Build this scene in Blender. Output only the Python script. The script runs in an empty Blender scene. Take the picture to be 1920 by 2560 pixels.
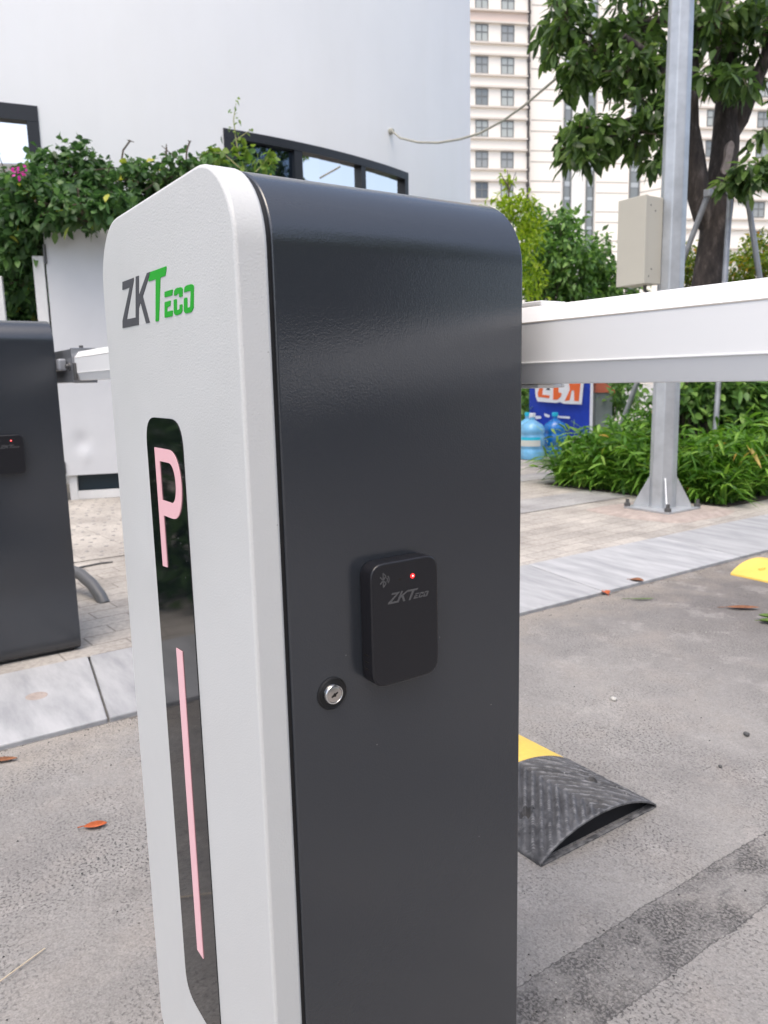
import bpy, bmesh, math, random
import numpy as np
from mathutils import Matrix, Vector
R = math.radians
rng = np.random.default_rng(7)
random.seed(7)
sc = bpy.context.scene
col = sc.collection

# ------------------------------------------------------------------ camera
CAM = np.array([0.6525, -0.2944, 0.924])
RT = np.array([0.567, 0.824, -0.022]); UP = np.array([-0.127, 0.113, 0.985]); FW = np.array([-0.814, 0.556, -0.168])
FW /= np.linalg.norm(FW); RT -= FW * (RT @ FW); RT /= np.linalg.norm(RT); UP = np.cross(RT, FW)
FPX = 1935.26
cd = bpy.data.cameras.new('camera'); cam = bpy.data.objects.new('camera', cd); col.objects.link(cam)
M = Matrix.Identity(4)
for i in range(3):
    M[i][0], M[i][1], M[i][2], M[i][3] = RT[i], UP[i], -FW[i], CAM[i]
cam.matrix_world = M
cd.sensor_fit = 'VERTICAL'; cd.sensor_height = 36; cd.sensor_width = 27; cd.lens = FPX / 2560 * 36
cd.clip_start = 0.02; cd.clip_end = 3000
cd.dof.use_dof = True; cd.dof.focus_distance = 0.93; cd.dof.aperture_fstop = 11.0
sc.camera = cam
FH = np.array([FW[0], FW[1], 0]); FH /= np.linalg.norm(FH)       # level forward and level right
RH = np.array([-FH[1], FH[0], 0]) * -1.0


def at(x, y, D):
    """a pixel of the photograph, D metres ahead, as a world point"""
    return CAM + D * (FW + RT * (x - 960) / FPX + UP * (1280 - y) / FPX)


def onplane(x, y, P, N):
    q = FW + RT * (x - 960) / FPX + UP * (1280 - y) / FPX
    return CAM + q * (((np.asarray(P) - CAM) @ N) / (q @ N))


# ------------------------------------------------------------------ light
SUN_EL, SUN_AZ = 68, 140      # azimuth measured from +Y towards +X
w = bpy.data.worlds.new('World'); sc.world = w; w.use_nodes = True
nt = w.node_tree; nt.nodes.clear()
sky = nt.nodes.new('ShaderNodeTexSky'); sky.sky_type = 'NISHITA'; sky.sun_disc = False
sky.sun_elevation = R(SUN_EL); sky.sun_rotation = R(SUN_AZ); sky.air_density = 1.0; sky.dust_density = 4.0; sky.ozone_density = 1.0
bg = nt.nodes.new('ShaderNodeBackground'); bg.inputs[1].default_value = 0.15
wo = nt.nodes.new('ShaderNodeOutputWorld'); hs_ = nt.nodes.new('ShaderNodeHueSaturation'); hs_.inputs['Saturation'].default_value = 0.88; nt.links.new(sky.outputs[0], hs_.inputs['Color']); nt.links.new(hs_.outputs[0], bg.inputs[0]); nt.links.new(bg.outputs[0], wo.inputs[0])
sl = bpy.data.lights.new('sun', 'SUN'); sl.energy = 0.5; sl.angle = R(40); sl.color = (1, 0.88, 0.70)
so = bpy.data.objects.new('sun', sl); col.objects.link(so)
sd = Vector((math.sin(R(SUN_AZ)) * math.cos(R(SUN_EL)), math.cos(R(SUN_AZ)) * math.cos(R(SUN_EL)), math.sin(R(SUN_EL))))
so.rotation_euler = sd.to_track_quat('Z', 'Y').to_euler(); so.location = (0, 0, 20)
vs = sc.view_settings; vs.view_transform = 'Standard'; vs.look = 'None'; vs.exposure = 1.1; vs.gamma = 1; vs.use_curve_mapping = False
sc.render.engine = 'CYCLES'
sc.cycles.use_denoising = True


# ------------------------------------------------------------------ helpers
def tag(o, label=None, cat=None, group=None, kind=None):
    for k, v in (('label', label), ('category', cat), ('group', group), ('kind', kind)):
        if v: o[k] = v
    return o


def thing(name, label, cat, loc=(0, 0, 0), rz=0, group=None):
    o = bpy.data.objects.new(name, None); col.objects.link(o)
    o.location = loc; o.rotation_euler = (0, 0, rz); o.empty_display_size = 0.1
    return tag(o, label, cat, group)


class MB:
    def __init__(s): s.v = []; s.f = []; s.m = []

    def add(s, vs, fs, m=0):
        b = len(s.v); s.v += [tuple(map(float, p)) for p in vs]
        s.f += [tuple(b + i for i in f) for f in fs]; s.m += [m] * len(fs)
        return s

    def box(s, x0, x1, y0, y1, z0, z1, m=0):
        v = [(x, y, z) for z in (z0, z1) for y in (y0, y1) for x in (x0, x1)]
        return s.add(v, [(0, 2, 3, 1), (4, 5, 7, 6), (0, 1, 5, 4), (2, 6, 7, 3), (0, 4, 6, 2), (1, 3, 7, 5)], m)

    def obox(s, o, ex, ey, ez, m=0):      # parallelepiped from corner o along three vectors
        o, ex, ey, ez = map(np.asarray, (o, ex, ey, ez))
        v = [o + a * ex + b * ey + c * ez for c in (0, 1) for b in (0, 1) for a in (0, 1)]
        return s.add(v, [(0, 2, 3, 1), (4, 5, 7, 6), (0, 1, 5, 4), (2, 6, 7, 3), (0, 4, 6, 2), (1, 3, 7, 5)], m)

    def prism(s, poly, fn, a, b, m=0):    # poly of 2-D points, fn(p, t) -> 3-D
        n = len(poly)
        v = [fn(p, a) for p in poly] + [fn(p, b) for p in poly]
        f = [tuple(range(n))[::-1], tuple(range(n, 2 * n))]
        f += [(i, (i + 1) % n, n + (i + 1) % n, n + i) for i in range(n)]
        return s.add(v, f, m)

    def tube(s, path, rad, n=10, cap=True, m=0, ph=0.0):
        P = [np.asarray(p, float) for p in path]; k = len(P)
        rad = [rad] * k if np.isscalar(rad) else rad
        t0 = P[1] - P[0]; t0 /= np.linalg.norm(t0)
        ref = np.array([0, 0, 1.]) if abs(t0[2]) < 0.9 else np.array([1., 0, 0])
        a = np.cross(t0, ref); a /= np.linalg.norm(a)
        vs = []
        for i in range(k):
            t = P[min(i + 1, k - 1)] - P[max(i - 1, 0)]; t /= np.linalg.norm(t)
            a = a - t * (a @ t); a /= np.linalg.norm(a); b = np.cross(t, a)
            for j in range(n):
                th = ph + 2 * math.pi * j / n
                vs.append(P[i] + rad[i] * (math.cos(th) * a + math.sin(th) * b))
        fs = [(i * n + j, i * n + (j + 1) % n, (i + 1) * n + (j + 1) % n, (i + 1) * n + j) for i in range(k - 1) for j in range(n)]
        if cap: fs += [tuple(range(n))[::-1], tuple((k - 1) * n + j for j in range(n))]
        return s.add(vs, fs, m)

    def lathe(s, prof, c, ax, n=24, m=0):  # prof (r, h) along axis ax from c
        ax = np.asarray(ax, float); ax /= np.linalg.norm(ax); c = np.asarray(c, float)
        ref = np.array([0, 0, 1.]) if abs(ax[2]) < 0.9 else np.array([1., 0, 0])
        a = np.cross(ax, ref); a /= np.linalg.norm(a); b = np.cross(ax, a)
        vs = []
        for r_, h in prof:
            for j in range(n):
                th = 2 * math.pi * j / n
                vs.append(c + ax * h + r_ * (math.cos(th) * a + math.sin(th) * b))
        k = len(prof)
        fs = [(i * n + j, i * n + (j + 1) % n, (i + 1) * n + (j + 1) % n, (i + 1) * n + j) for i in range(k - 1) for j in range(n)]
        fs += [tuple(range(n))[::-1], tuple((k - 1) * n + j for j in range(n))]
        return s.add(vs, fs, m)

    def build(s, name, mats, parent=None, bevel=0, smooth=None, fix=True, seg=2):
        me = bpy.data.meshes.new(name); me.from_pydata(s.v, [], s.f)
        mats = mats if isinstance(mats, (list, tuple)) else [mats]
        for m in mats: me.materials.append(m)
        if len(mats) > 1: me.polygons.foreach_set('material_index', s.m)
        me.update()
        if fix:
            bm = bmesh.new(); bm.from_mesh(me); bmesh.ops.recalc_face_normals(bm, faces=bm.faces); bm.to_mesh(me); bm.free()
        if smooth is not None:
            me.shade_smooth()
            if smooth < 179: me.set_sharp_from_angle(angle=R(smooth))
        o = bpy.data.objects.new(name, me); col.objects.link(o)
        if parent: o.parent = parent
        if bevel:
            b = o.modifiers.new('bevel', 'BEVEL'); b.width = bevel; b.segments = seg; b.limit_method = 'ANGLE'; b.angle_limit = R(40)
            b.harden_normals = False
        return o


def copy_tree(o, parent=None):
    c = o.copy(); col.objects.link(c); c.parent = parent
    for ch in o.children: copy_tree(ch, c)
    return c


def relocal(o, root):      # geometry was modelled in world coordinates: hang it under root
    o.parent = root; o.matrix_parent_inverse = Matrix.Translation(-Vector(root.location))
    return o


# ------------------------------------------------------------------ materials
def mat(name, c=(0.5, 0.5, 0.5), rough=0.5, metal=0.0, spec=0.5, bump=None, var=None, emit=None, coat=0, trans=None, coatr=0.05):
    """bump=(scale, strength, distance); var=(scale, dark factor, bright factor) large soft variation"""
    m = bpy.data.materials.new(name); m.use_nodes = True; t = m.node_tree; N = t.nodes; L = t.links
    p = N['Principled BSDF']
    p.inputs['Base Color'].default_value = (*c, 1); p.inputs['Roughness'].default_value = rough
    p.inputs['Metallic'].default_value = metal; p.inputs['Specular IOR Level'].default_value = spec
    p.inputs['Coat Weight'].default_value = coat; p.inputs['Coat Roughness'].default_value = coatr
    tc = N.new('ShaderNodeTexCoord')
    if var:
        n = N.new('ShaderNodeTexNoise'); n.inputs['Scale'].default_value = var[0]; n.inputs['Detail'].default_value = 5; n.inputs['Roughness'].default_value = 0.6
        L.new(tc.outputs['Object'], n.inputs['Vector'])
        r = N.new('ShaderNodeValToRGB'); e = r.color_ramp.elements
        e[0].position = 0.3; e[1].position = 0.7
        e[0].color = (*[k * var[1] for k in c], 1); e[1].color = (*[min(1, k * var[2]) for k in c], 1)
        L.new(n.outputs[0], r.inputs[0]); L.new(r.outputs[0], p.inputs['Base Color'])
    if bump:
        n = N.new('ShaderNodeTexNoise'); n.inputs['Scale'].default_value = bump[0]; n.inputs['Detail'].default_value = 2
        L.new(tc.outputs['Object'], n.inputs['Vector'])
        b = N.new('ShaderNodeBump'); b.inputs['Strength'].default_value = bump[1]; b.inputs['Distance'].default_value = bump[2]
        L.new(n.outputs[0], b.inputs['Height']); L.new(b.outputs[0], p.inputs['Normal'])
        if coat: L.new(b.outputs[0], p.inputs['Coat Normal'])
    if emit:
        p.inputs['Emission Color'].default_value = (*emit[0], 1); p.inputs['Emission Strength'].default_value = emit[1]
    if trans: p.inputs['Transmission Weight'].default_value = trans
    return m


def leafmat(name, cols, rough=0.45, tr=0.3, spec=0.4):
    """leaf blades: each island picks its own tint; some light passes through"""
    m = bpy.data.materials.new(name); m.use_nodes = True; t = m.node_tree; N = t.nodes; L = t.links
    p = N['Principled BSDF']; p.inputs['Roughness'].default_value = rough; p.inputs['Specular IOR Level'].default_value = spec
    g = N.new('ShaderNodeNewGeometry'); r = N.new('ShaderNodeValToRGB'); e = r.color_ramp.elements
    while len(e) < len(cols): e.new(0.5)
    for i, (pos, c) in enumerate(cols): e[i].position = pos; e[i].color = (*c, 1)
    L.new(g.outputs['Random Per Island'], r.inputs[0]); L.new(r.outputs[0], p.inputs['Base Color'])
    tl = N.new('ShaderNodeBsdfTranslucent'); mx = N.new('ShaderNodeMixShader'); mx.inputs[0].default_value = tr
    hs = N.new('ShaderNodeHueSaturation'); hs.inputs['Value'].default_value = 1.7; hs.inputs['Saturation'].default_value = 1.1
    L.new(r.outputs[0], hs.inputs['Color']); L.new(hs.outputs[0], tl.inputs[0])
    L.new(p.outputs[0], mx.inputs[1]); L.new(tl.outputs[0], mx.inputs[2]); L.new(mx.outputs[0], N['Material Output'].inputs[0])
    return m


def nodes_of(name):
    m = bpy.data.materials.new(name); m.use_nodes = True
    return m, m.node_tree.nodes, m.node_tree.links, m.node_tree.nodes['Principled BSDF']


def asphalt_mat():
    m, N, L, p = nodes_of('dusty_asphalt')
    p.inputs['Roughness'].default_value = 0.9; p.inputs['Specular IOR Level'].default_value = 0.25
    tc = N.new('ShaderNodeTexCoord')

    def noise(s, d=4, ro=0.6, vec=None):
        n = N.new('ShaderNodeTexNoise'); n.inputs['Scale'].default_value = s; n.inputs['Detail'].default_value = d; n.inputs['Roughness'].default_value = ro
        L.new(vec or tc.outputs['Object'], n.inputs['Vector']); return n.outputs[0]

    def ramp(inp, pts):
        r = N.new('ShaderNodeValToRGB'); e = r.color_ramp.elements
        while len(e) < len(pts): e.new(0.5)
        for i, (q, c) in enumerate(pts): e[i].position = q; e[i].color = (*c, 1) if not np.isscalar(c) else (c, c, c, 1)
        L.new(inp, r.inputs[0]); return r.outputs[0]

    def mth(op, a, b=None, clamp=False):
        n = N.new('ShaderNodeMath'); n.operation = op; n.use_clamp = clamp
        for i, k in enumerate((a, b)):
            if k is None: continue
            if np.isscalar(k): n.inputs[i].default_value = k
            else: L.new(k, n.inputs[i])
        return n.outputs[0]

    def mix(f, a, b, bt='MIX'):
        n = N.new('ShaderNodeMix'); n.data_type = 'RGBA'; n.blend_type = bt
        if np.isscalar(f): n.inputs[0].default_value = f
        else: L.new(f, n.inputs[0])
        for i, k in ((6, a), (7, b)):
            if isinstance(k, tuple): n.inputs[i].default_value = (*k, 1)
            else: L.new(k, n.inputs[i])
        return n.outputs[2]
    sx = N.new('ShaderNodeSeparateXYZ'); L.new(tc.outputs['Object'], sx.inputs[0])
    X, Y = sx.outputs[0], sx.outputs[1]
    base = ramp(noise(1.7, 6, 0.65), [(0.3, (0.245, 0.234, 0.227)), (0.5, (0.325, 0.312, 0.298)), (0.7, (0.395, 0.377, 0.355))])
    # older, cleaner tarmac further along the lane is darker than the dusty part by the gate
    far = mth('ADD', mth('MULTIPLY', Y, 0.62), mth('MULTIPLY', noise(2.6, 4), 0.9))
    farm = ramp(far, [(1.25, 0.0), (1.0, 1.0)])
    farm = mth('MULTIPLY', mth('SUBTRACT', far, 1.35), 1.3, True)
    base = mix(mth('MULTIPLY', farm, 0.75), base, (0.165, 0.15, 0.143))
    # pinkish dust drifts
    base = mix(mth('MULTIPLY', ramp(noise(4.3, 5, 0.55), [(0.5, 0.0), (0.72, 1.0)]), 0.4), base, (0.41, 0.365, 0.325))
    # sandy dirt along the kerb foot
    kd = mth('MULTIPLY', mth('ADD', X, 1.475), -3.6)
    kdm = mth('ADD', mth('ADD', kd, 0.95), mth('MULTIPLY', mth('SUBTRACT', noise(7, 4), 0.5), 2.2), True)
    base = mix(mth('MULTIPLY', kdm, 0.5), base, (0.42, 0.37, 0.31))
    # worn trench reinstatement, coarse and dark
    wob = mth('ADD', mth('MULTIPLY', mth('SUBTRACT', noise(5, 2), 0.5), 0.018), mth('MULTIPLY', mth('SUBTRACT', noise(85, 3), 0.5), 0.014))
    tx = mth('ADD', mth('ADD', X, 0.047), wob)
    band = mth('LESS_THAN', mth('ABSOLUTE', tx), 0.062)
    edge = mth('LESS_THAN', mth('ABSOLUTE', mth('SUBTRACT', mth('ABSOLUTE', tx), 0.0615)), 0.0013)
    patchy = ramp(noise(9, 6, 0.7), [(0.42, 0.24), (0.57, 1.0)])
    # aggregate: dark pits and pale stones
    vo = N.new('ShaderNodeTexVoronoi'); vo.inputs['Scale'].default_value = 150; L.new(tc.outputs['Object'], vo.inputs['Vector'])
    vo2 = N.new('ShaderNodeTexVoronoi'); vo2.inputs['Scale'].default_value = 62; L.new(tc.outputs['Object'], vo2.inputs['Vector'])
    coarse = ramp(noise(2.9, 5, 0.6), [(0.42, 0.0), (0.62, 1.0)])
    fine = noise(260, 2)
    pits = mth('MULTIPLY', ramp(noise(165, 4, 0.6), [(0.545, 0.0), (0.61, 1.0)]), mth('ADD', mth('MULTIPLY', coarse, 0.85), 0.16), True)
    pits = mth('MAXIMUM', pits, mth('MULTIPLY', mth('MULTIPLY', band, patchy), ramp(noise(175, 4, 0.6), [(0.45, 0.0), (0.55, 1.0)])))
    base = mix(mth('MULTIPLY', mth('MULTIPLY', band, patchy), 0.38), base, (0.19, 0.18, 0.178))
    base = mix(mth('MULTIPLY', ramp(noise(3.4, 7, 0.7), [(0.53, 0.0), (0.66, 1.0)]), 0.42), base, (0.17, 0.16, 0.155))
    base = mix(mth('MULTIPLY', ramp(noise(6.1, 7, 0.7), [(0.55, 0.0), (0.62, 1.0)]), 0.35), base, (0.46, 0.435, 0.41))
    base = mix(mth('MULTIPLY', edge, 0.55), base, (0.09, 0.085, 0.085))
    base = mix(mth('MULTIPLY', pits, 0.85), base, (0.085, 0.083, 0.083))
    kf = mth('LESS_THAN', X, mth('ADD', mth('MULTIPLY', mth('SUBTRACT', noise(16, 4), 0.56), 0.16), -1.455))
    base = mix(mth('MULTIPLY', kf, 0.7), base, (0.115, 0.10, 0.085))
    stones = ramp(vo2.outputs['Color'], [(0.93, 0.0), (0.96, 1.0)])
    base = mix(mth('MULTIPLY', mth('MULTIPLY', stones, ramp(vo2.outputs['Distance'], [(0.25, 1.0), (0.4, 0.0)])), 0.5), base, (0.48, 0.47, 0.45))
    base = mix(0.45, base, ramp(fine, [(0.32, 0.48), (0.66, 1.0)]), 'MULTIPLY')
    base = mix(0.35, base, ramp(vo.outputs['Color'], [(0.1, 0.6), (0.9, 1.0)]), 'MULTIPLY')
    L.new(base, p.inputs['Base Color'])
    h = mth('ADD', mth('MULTIPLY', noise(150, 3), 0.6), mth('MULTIPLY', noise(30, 3), 0.8)); h = mth('SUBTRACT', h, mth('MULTIPLY', pits, 0.9))
    b = N.new('ShaderNodeBump'); b.inputs['Strength'].default_value = 0.6; b.inputs['Distance'].default_value = 0.004
    L.new(h, b.inputs['Height']); L.new(b.outputs[0], p.inputs['Normal'])
    return m


def paver_mat(name, c1, c2, mortar, bw=0.24, bh=0.105, off=0.5, ms=0.010):
    m, N, L, p = nodes_of(name)
    p.inputs['Roughness'].default_value = 0.85; p.inputs['Specular IOR Level'].default_value = 0.25
    tc = N.new('ShaderNodeTexCoord'); mp = N.new('ShaderNodeMapping'); mp.inputs['Rotation'].default_value = (0, 0, R(90 - 4))
    L.new(tc.outputs['Object'], mp.inputs[0])
    br = N.new('ShaderNodeTexBrick'); br.inputs['Scale'].default_value = 1; br.inputs['Brick Width'].default_value = bw; br.inputs['Row Height'].default_value = bh
    br.inputs['Mortar Size'].default_value = ms * 0.35; br.inputs['Mortar Smooth'].default_value = 0.3; br.offset = off
    br.inputs['Color1'].default_value = (*c1, 1); br.inputs['Color2'].default_value = (*c2, 1); br.inputs['Mortar'].default_value = (*mortar, 1)
    L.new(mp.outputs[0], br.inputs['Vector'])
    n = N.new('ShaderNodeTexNoise'); n.inputs['Scale'].default_value = 3; n.inputs['Detail'].default_value = 6; L.new(tc.outputs['Object'], n.inputs['Vector'])
    r = N.new('ShaderNodeValToRGB'); r.color_ramp.elements[0].color = (0.72, 0.70, 0.68, 1); r.color_ramp.elements[1].color = (1.08, 1.06, 1.03, 1)
    r.color_ramp.elements[0].position = 0.3; r.color_ramp.elements[1].position = 0.65
    L.new(n.outputs[0], r.inputs[0])
    mx = N.new('ShaderNodeMix'); mx.data_type = 'RGBA'; mx.blend_type = 'MULTIPLY'; mx.inputs[0].default_value = 1
    L.new(br.outputs[0], mx.inputs[6]); L.new(r.outputs[0], mx.inputs[7])
    n2 = N.new('ShaderNodeTexNoise'); n2.inputs['Scale'].default_value = 60; n2.inputs['Detail'].default_value = 4; L.new(tc.outputs['Object'], n2.inputs['Vector'])
    r2 = N.new('ShaderNodeValToRGB'); r2.color_ramp.elements[0].color = (0.8, 0.8, 0.8, 1); r2.color_ramp.elements[1].color = (1.05, 1.05, 1.05, 1)
    r2.color_ramp.elements[0].position = 0.3; r2.color_ramp.elements[1].position = 0.6
    L.new(n2.outputs[0], r2.inputs[0])
    mx2 = N.new('ShaderNodeMix'); mx2.data_type = 'RGBA'; mx2.blend_type = 'MULTIPLY'; mx2.inputs[0].default_value = 1
    L.new(mx.outputs[2], mx2.inputs[6]); L.new(r2.outputs[0], mx2.inputs[7])
    L.new(mx2.outputs[2], p.inputs['Base Color'])
    b = N.new('ShaderNodeBump'); b.inputs['Strength'].default_value = 0.5; b.inputs['Distance'].default_value = 0.003
    iv = N.new('ShaderNodeMath'); iv.operation = 'SUBTRACT'; iv.inputs[0].default_value = 1; L.new(br.outputs[1], iv.inputs[1])
    L.new(iv.outputs[0], b.inputs['Height']); L.new(b.outputs[0], p.inputs['Normal'])
    return m


def granite_mat():
    m, N, L, p = nodes_of('grey_kerb_stone')
    p.inputs['Roughness'].default_value = 0.75
    tc = N.new('ShaderNodeTexCoord'); mp = N.new('ShaderNodeMapping'); mp.inputs['Scale'].default_value = (2.0, 9, 9); mp.inputs['Rotation'].default_value = (0, 0, R(25))
    L.new(tc.outputs['Object'], mp.inputs[0])
    n = N.new('ShaderNodeTexNoise'); n.inputs['Scale'].default_value = 1.6; n.inputs['Detail'].default_value = 7; n.inputs['Roughness'].default_value = 0.62; L.new(mp.outputs[0], n.inputs['Vector'])
    r = N.new('ShaderNodeValToRGB'); e = r.color_ramp.elements; e[0].position = 0.34; e[1].position = 0.62
    e[0].color = (0.29, 0.295, 0.305, 1); e[1].color = (0.42, 0.423, 0.43, 1); L.new(n.outputs[0], r.inputs[0])
    g = N.new('ShaderNodeNewGeometry'); r2 = N.new('ShaderNodeValToRGB'); r2.color_ramp.elements[0].color = (0.88, 0.88, 0.88, 1); r2.color_ramp.elements[1].color = (1.08, 1.08, 1.08, 1)
    L.new(g.outputs['Random Per Island'], r2.inputs[0])
    mx = N.new('ShaderNodeMix'); mx.data_type = 'RGBA'; mx.blend_type = 'MULTIPLY'; mx.inputs[0].default_value = 1
    L.new(r.outputs[0], mx.inputs[6]); L.new(r2.outputs[0], mx.inputs[7]); L.new(mx.outputs[2], p.inputs['Base Color'])
    n2 = N.new('ShaderNodeTexNoise'); n2.inputs['Scale'].default_value = 120; L.new(tc.outputs['Object'], n2.inputs['Vector'])
    b = N.new('ShaderNodeBump'); b.inputs['Strength'].default_value = 0.3; b.inputs['Distance'].default_value = 0.002; L.new(n2.outputs[0], b.inputs['Height']); L.new(b.outputs[0], p.inputs['Normal'])
    return m


def bark_mat():
    m, N, L, p = nodes_of('dark_bark')
    p.inputs['Roughness'].default_value = 0.9
    tc = N.new('ShaderNodeTexCoord'); mp = N.new('ShaderNodeMapping'); mp.inputs['Scale'].default_value = (14, 14, 4); L.new(tc.outputs['Object'], mp.inputs[0])
    n = N.new('ShaderNodeTexNoise'); n.inputs['Scale'].default_value = 1.4; n.inputs['Detail'].default_value = 8; n.inputs['Roughness'].default_value = 0.7; L.new(mp.outputs[0], n.inputs['Vector'])
    r = N.new('ShaderNodeValToRGB'); e = r.color_ramp.elements; e.new(0.5); e[0].position = 0.35; e[2].position = 0.72
    e[0].color = (0.022, 0.018, 0.016, 1); e[1].position = 0.55; e[1].color = (0.06, 0.047, 0.041, 1); e[2].color = (0.17, 0.145, 0.13, 1); L.new(n.outputs[0], r.inputs[0])
    L.new(r.outputs[0], p.inputs['Base Color'])
    b = N.new('ShaderNodeBump'); b.inputs['Strength'].default_value = 0.8; b.inputs['Distance'].default_value = 0.02; L.new(n.outputs[0], b.inputs['Height']); L.new(b.outputs[0], p.inputs['Normal'])
    return m


M_white = mat('light_grey_powder_coat', (0.60, 0.605, 0.595), 0.34, bump=(460, 0.26, 0.0012), spec=0.5)
M_dark = mat('charcoal_powder_coat', (0.029, 0.033, 0.040), 0.11, bump=(520, 0.13, 0.0012), spec=0.85)
M_seal = mat('black_gasket', (0.008, 0.008, 0.009), 0.5)
M_logo_g = mat('grey_print', (0.075, 0.077, 0.085), 0.6, spec=0.2)
M_logo_v = mat('green_print', (0.022, 0.37, 0.03), 0.6, spec=0.2)
M_strip = mat('black_acrylic', (0.004, 0.005, 0.007), 0.04, spec=0.45, bump=(14, 0.02, 0.002))
M_pink = mat('lit_pink_diffuser', (0.56, 0.36, 0.39), 0.4, emit=((1.0, 0.50, 0.55), 0.15))
M_reader = mat('black_plastic', (0.010, 0.010, 0.013), 0.36, bump=(900, 0.2, 0.0006))
M_print = mat('dark_grey_print', (0.085, 0.085, 0.088), 0.4)
M_led = mat('red_led', (0.6, 0.01, 0.01), 0.2, emit=((1, 0.03, 0.03), 0.9))
M_ledw = mat('white_led_core', (0.9, 0.5, 0.5), 0.2, emit=((1, 0.45, 0.42), 1.5))
M_chrome = mat('polished_chrome', (0.72, 0.72, 0.71), 0.14, 1.0)
M_brush = mat('brushed_key_face', (0.62, 0.58, 0.54), 0.32, 1.0)
M_hole = mat('keyway_dark', (0.012, 0.009, 0.007), 0.6)
M_arm = mat('white_painted_aluminium', (0.85, 0.85, 0.84), 0.30, spec=0.5)
M_armlip = mat('white_edge_strip', (0.84, 0.84, 0.83), 0.4)
M_galv = mat('galvanised_steel', (0.50, 0.52, 0.54), 0.42, 0.55, bump=(45, 0.15, 0.003), var=(7, 0.82, 1.12))
M_galv2 = mat('weathered_galvanised_tube', (0.36, 0.37, 0.39), 0.5, 0.5, var=(9, 0.75, 1.15))
M_steel = mat('grey_zinc_bracket', (0.34, 0.35, 0.37), 0.35, 0.8)
M_bolt = mat('dull_bolt_steel', (0.13, 0.13, 0.13), 0.5, 0.7)
M_wall = mat('white_render', (0.86, 0.86, 0.855), 0.9, spec=0.2, bump=(55, 0.1, 0.004), var=(0.5, 0.965, 1.02))
M_frame = mat('black_window_frame', (0.018, 0.019, 0.022), 0.4)
M_glass = mat('mirror_tinted_glass', (0.95, 0.91, 0.87), 0.015, 1.0, bump=(0.9, 0.012, 0.05))
M_glass_d = mat('dark_reflection_glass', (0.12, 0.15, 0.19), 0.03, 1.0, bump=(0.9, 0.02, 0.05))  # first pane: dark reflection of a tree put into the glass colour
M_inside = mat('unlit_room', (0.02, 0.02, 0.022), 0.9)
M_sheet = mat('white_painted_sheet', (0.60, 0.61, 0.625), 0.5, spec=0.4, var=(1.6, 0.95, 1.04), bump=(2.2, 0.10, 0.03))
M_gframe = mat('white_gate_frame', (0.70, 0.70, 0.69), 0.5, var=(5, 0.86, 1.05))
M_teal = mat('dark_opening_teal', (0.006, 0.022, 0.034), 0.35)
M_box = mat('beige_enclosure', (0.50, 0.475, 0.40), 0.5, var=(3, 0.96, 1.03))
M_rubber = mat('worn_black_rubber', (0.052, 0.053, 0.057), 0.72, var=(16, 0.65, 1.9), bump=(160, 0.4, 0.002))
_N, _L = M_rubber.node_tree.nodes, M_rubber.node_tree.links      # rib crests are scuffed pale
_g = _N.new('ShaderNodeNewGeometry'); _r = _N.new('ShaderNodeValToRGB'); _r.color_ramp.elements[0].position = 0.5; _r.color_ramp.elements[1].position = 0.56
_n = _N.new('ShaderNodeTexNoise'); _n.inputs['Scale'].default_value = 55; _n.inputs['Detail'].default_value = 5
_q = _N.new('ShaderNodeValToRGB'); _q.color_ramp.elements[0].position = 0.38; _q.color_ramp.elements[1].position = 0.62
_tc = _N.new('ShaderNodeTexCoord'); _L.new(_tc.outputs['Object'], _n.inputs['Vector']); _L.new(_n.outputs[0], _q.inputs[0])
_m = _N.new('ShaderNodeMath'); _m.operation = 'MULTIPLY'; _L.new(_g.outputs['Pointiness'], _r.inputs[0]); _L.new(_r.outputs[0], _m.inputs[0]); _L.new(_q.outputs[0], _m.inputs[1])
_x = _N.new('ShaderNodeMix'); _x.data_type = 'RGBA'; _src = _N['Principled BSDF'].inputs['Base Color'].links[0].from_socket
_L.new(_m.outputs[0], _x.inputs[0]); _L.new(_src, _x.inputs[6]); _x.inputs[7].default_value = (0.20, 0.20, 0.205, 1); _L.new(_x.outputs[2], _N['Principled BSDF'].inputs['Base Color'])
M_rubdark = mat('hollow_shade_rubber', (0.010, 0.010, 0.012), 0.9)  # near-black stands for the shade inside the hollow hump ends
M_yellow = mat('yellow_rubber', (0.78, 0.53, 0.11), 0.6, var=(9, 0.86, 1.08), bump=(160, 0.3, 0.002))
M_pipe = mat('grey_plastic_conduit', (0.13, 0.133, 0.138), 0.4)
M_bedding = mat('dark_joint_mortar', (0.17, 0.165, 0.16), 0.95, var=(30, 0.6, 1.2))
M_soil = mat('dark_planting_soil', (0.045, 0.033, 0.025), 0.95, var=(12, 0.5, 1.5), bump=(40, 0.8, 0.02))
M_blue = mat('blue_vinyl', (0.012, 0.045, 0.40), 0.4, bump=(5, 0.3, 0.02), var=(5, 0.8, 1.25))
M_orange = mat('orange_print', (0.80, 0.14, 0.03), 0.5)
M_wprint = mat('white_print', (0.78, 0.78, 0.8), 0.5)
M_jug1 = mat('pale_blue_water_bottle', (0.16, 0.42, 0.66), 0.15, var=(9, 0.8, 1.3), coat=0.5)
M_jug2 = mat('deep_blue_water_bottle', (0.006, 0.15, 0.46), 0.15, var=(9, 0.8, 1.3), coat=0.5)
M_cyan = mat('cyan_label_print', (0.02, 0.50, 0.70), 0.4)
M_label = mat('off_white_label', (0.62, 0.64, 0.58), 0.5)
M_cable = mat('beige_cable', (0.38, 0.37, 0.31), 0.6)
M_thin = mat('thin_dark_cable', (0.10, 0.10, 0.10), 0.6)
M_bark = bark_mat()
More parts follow.
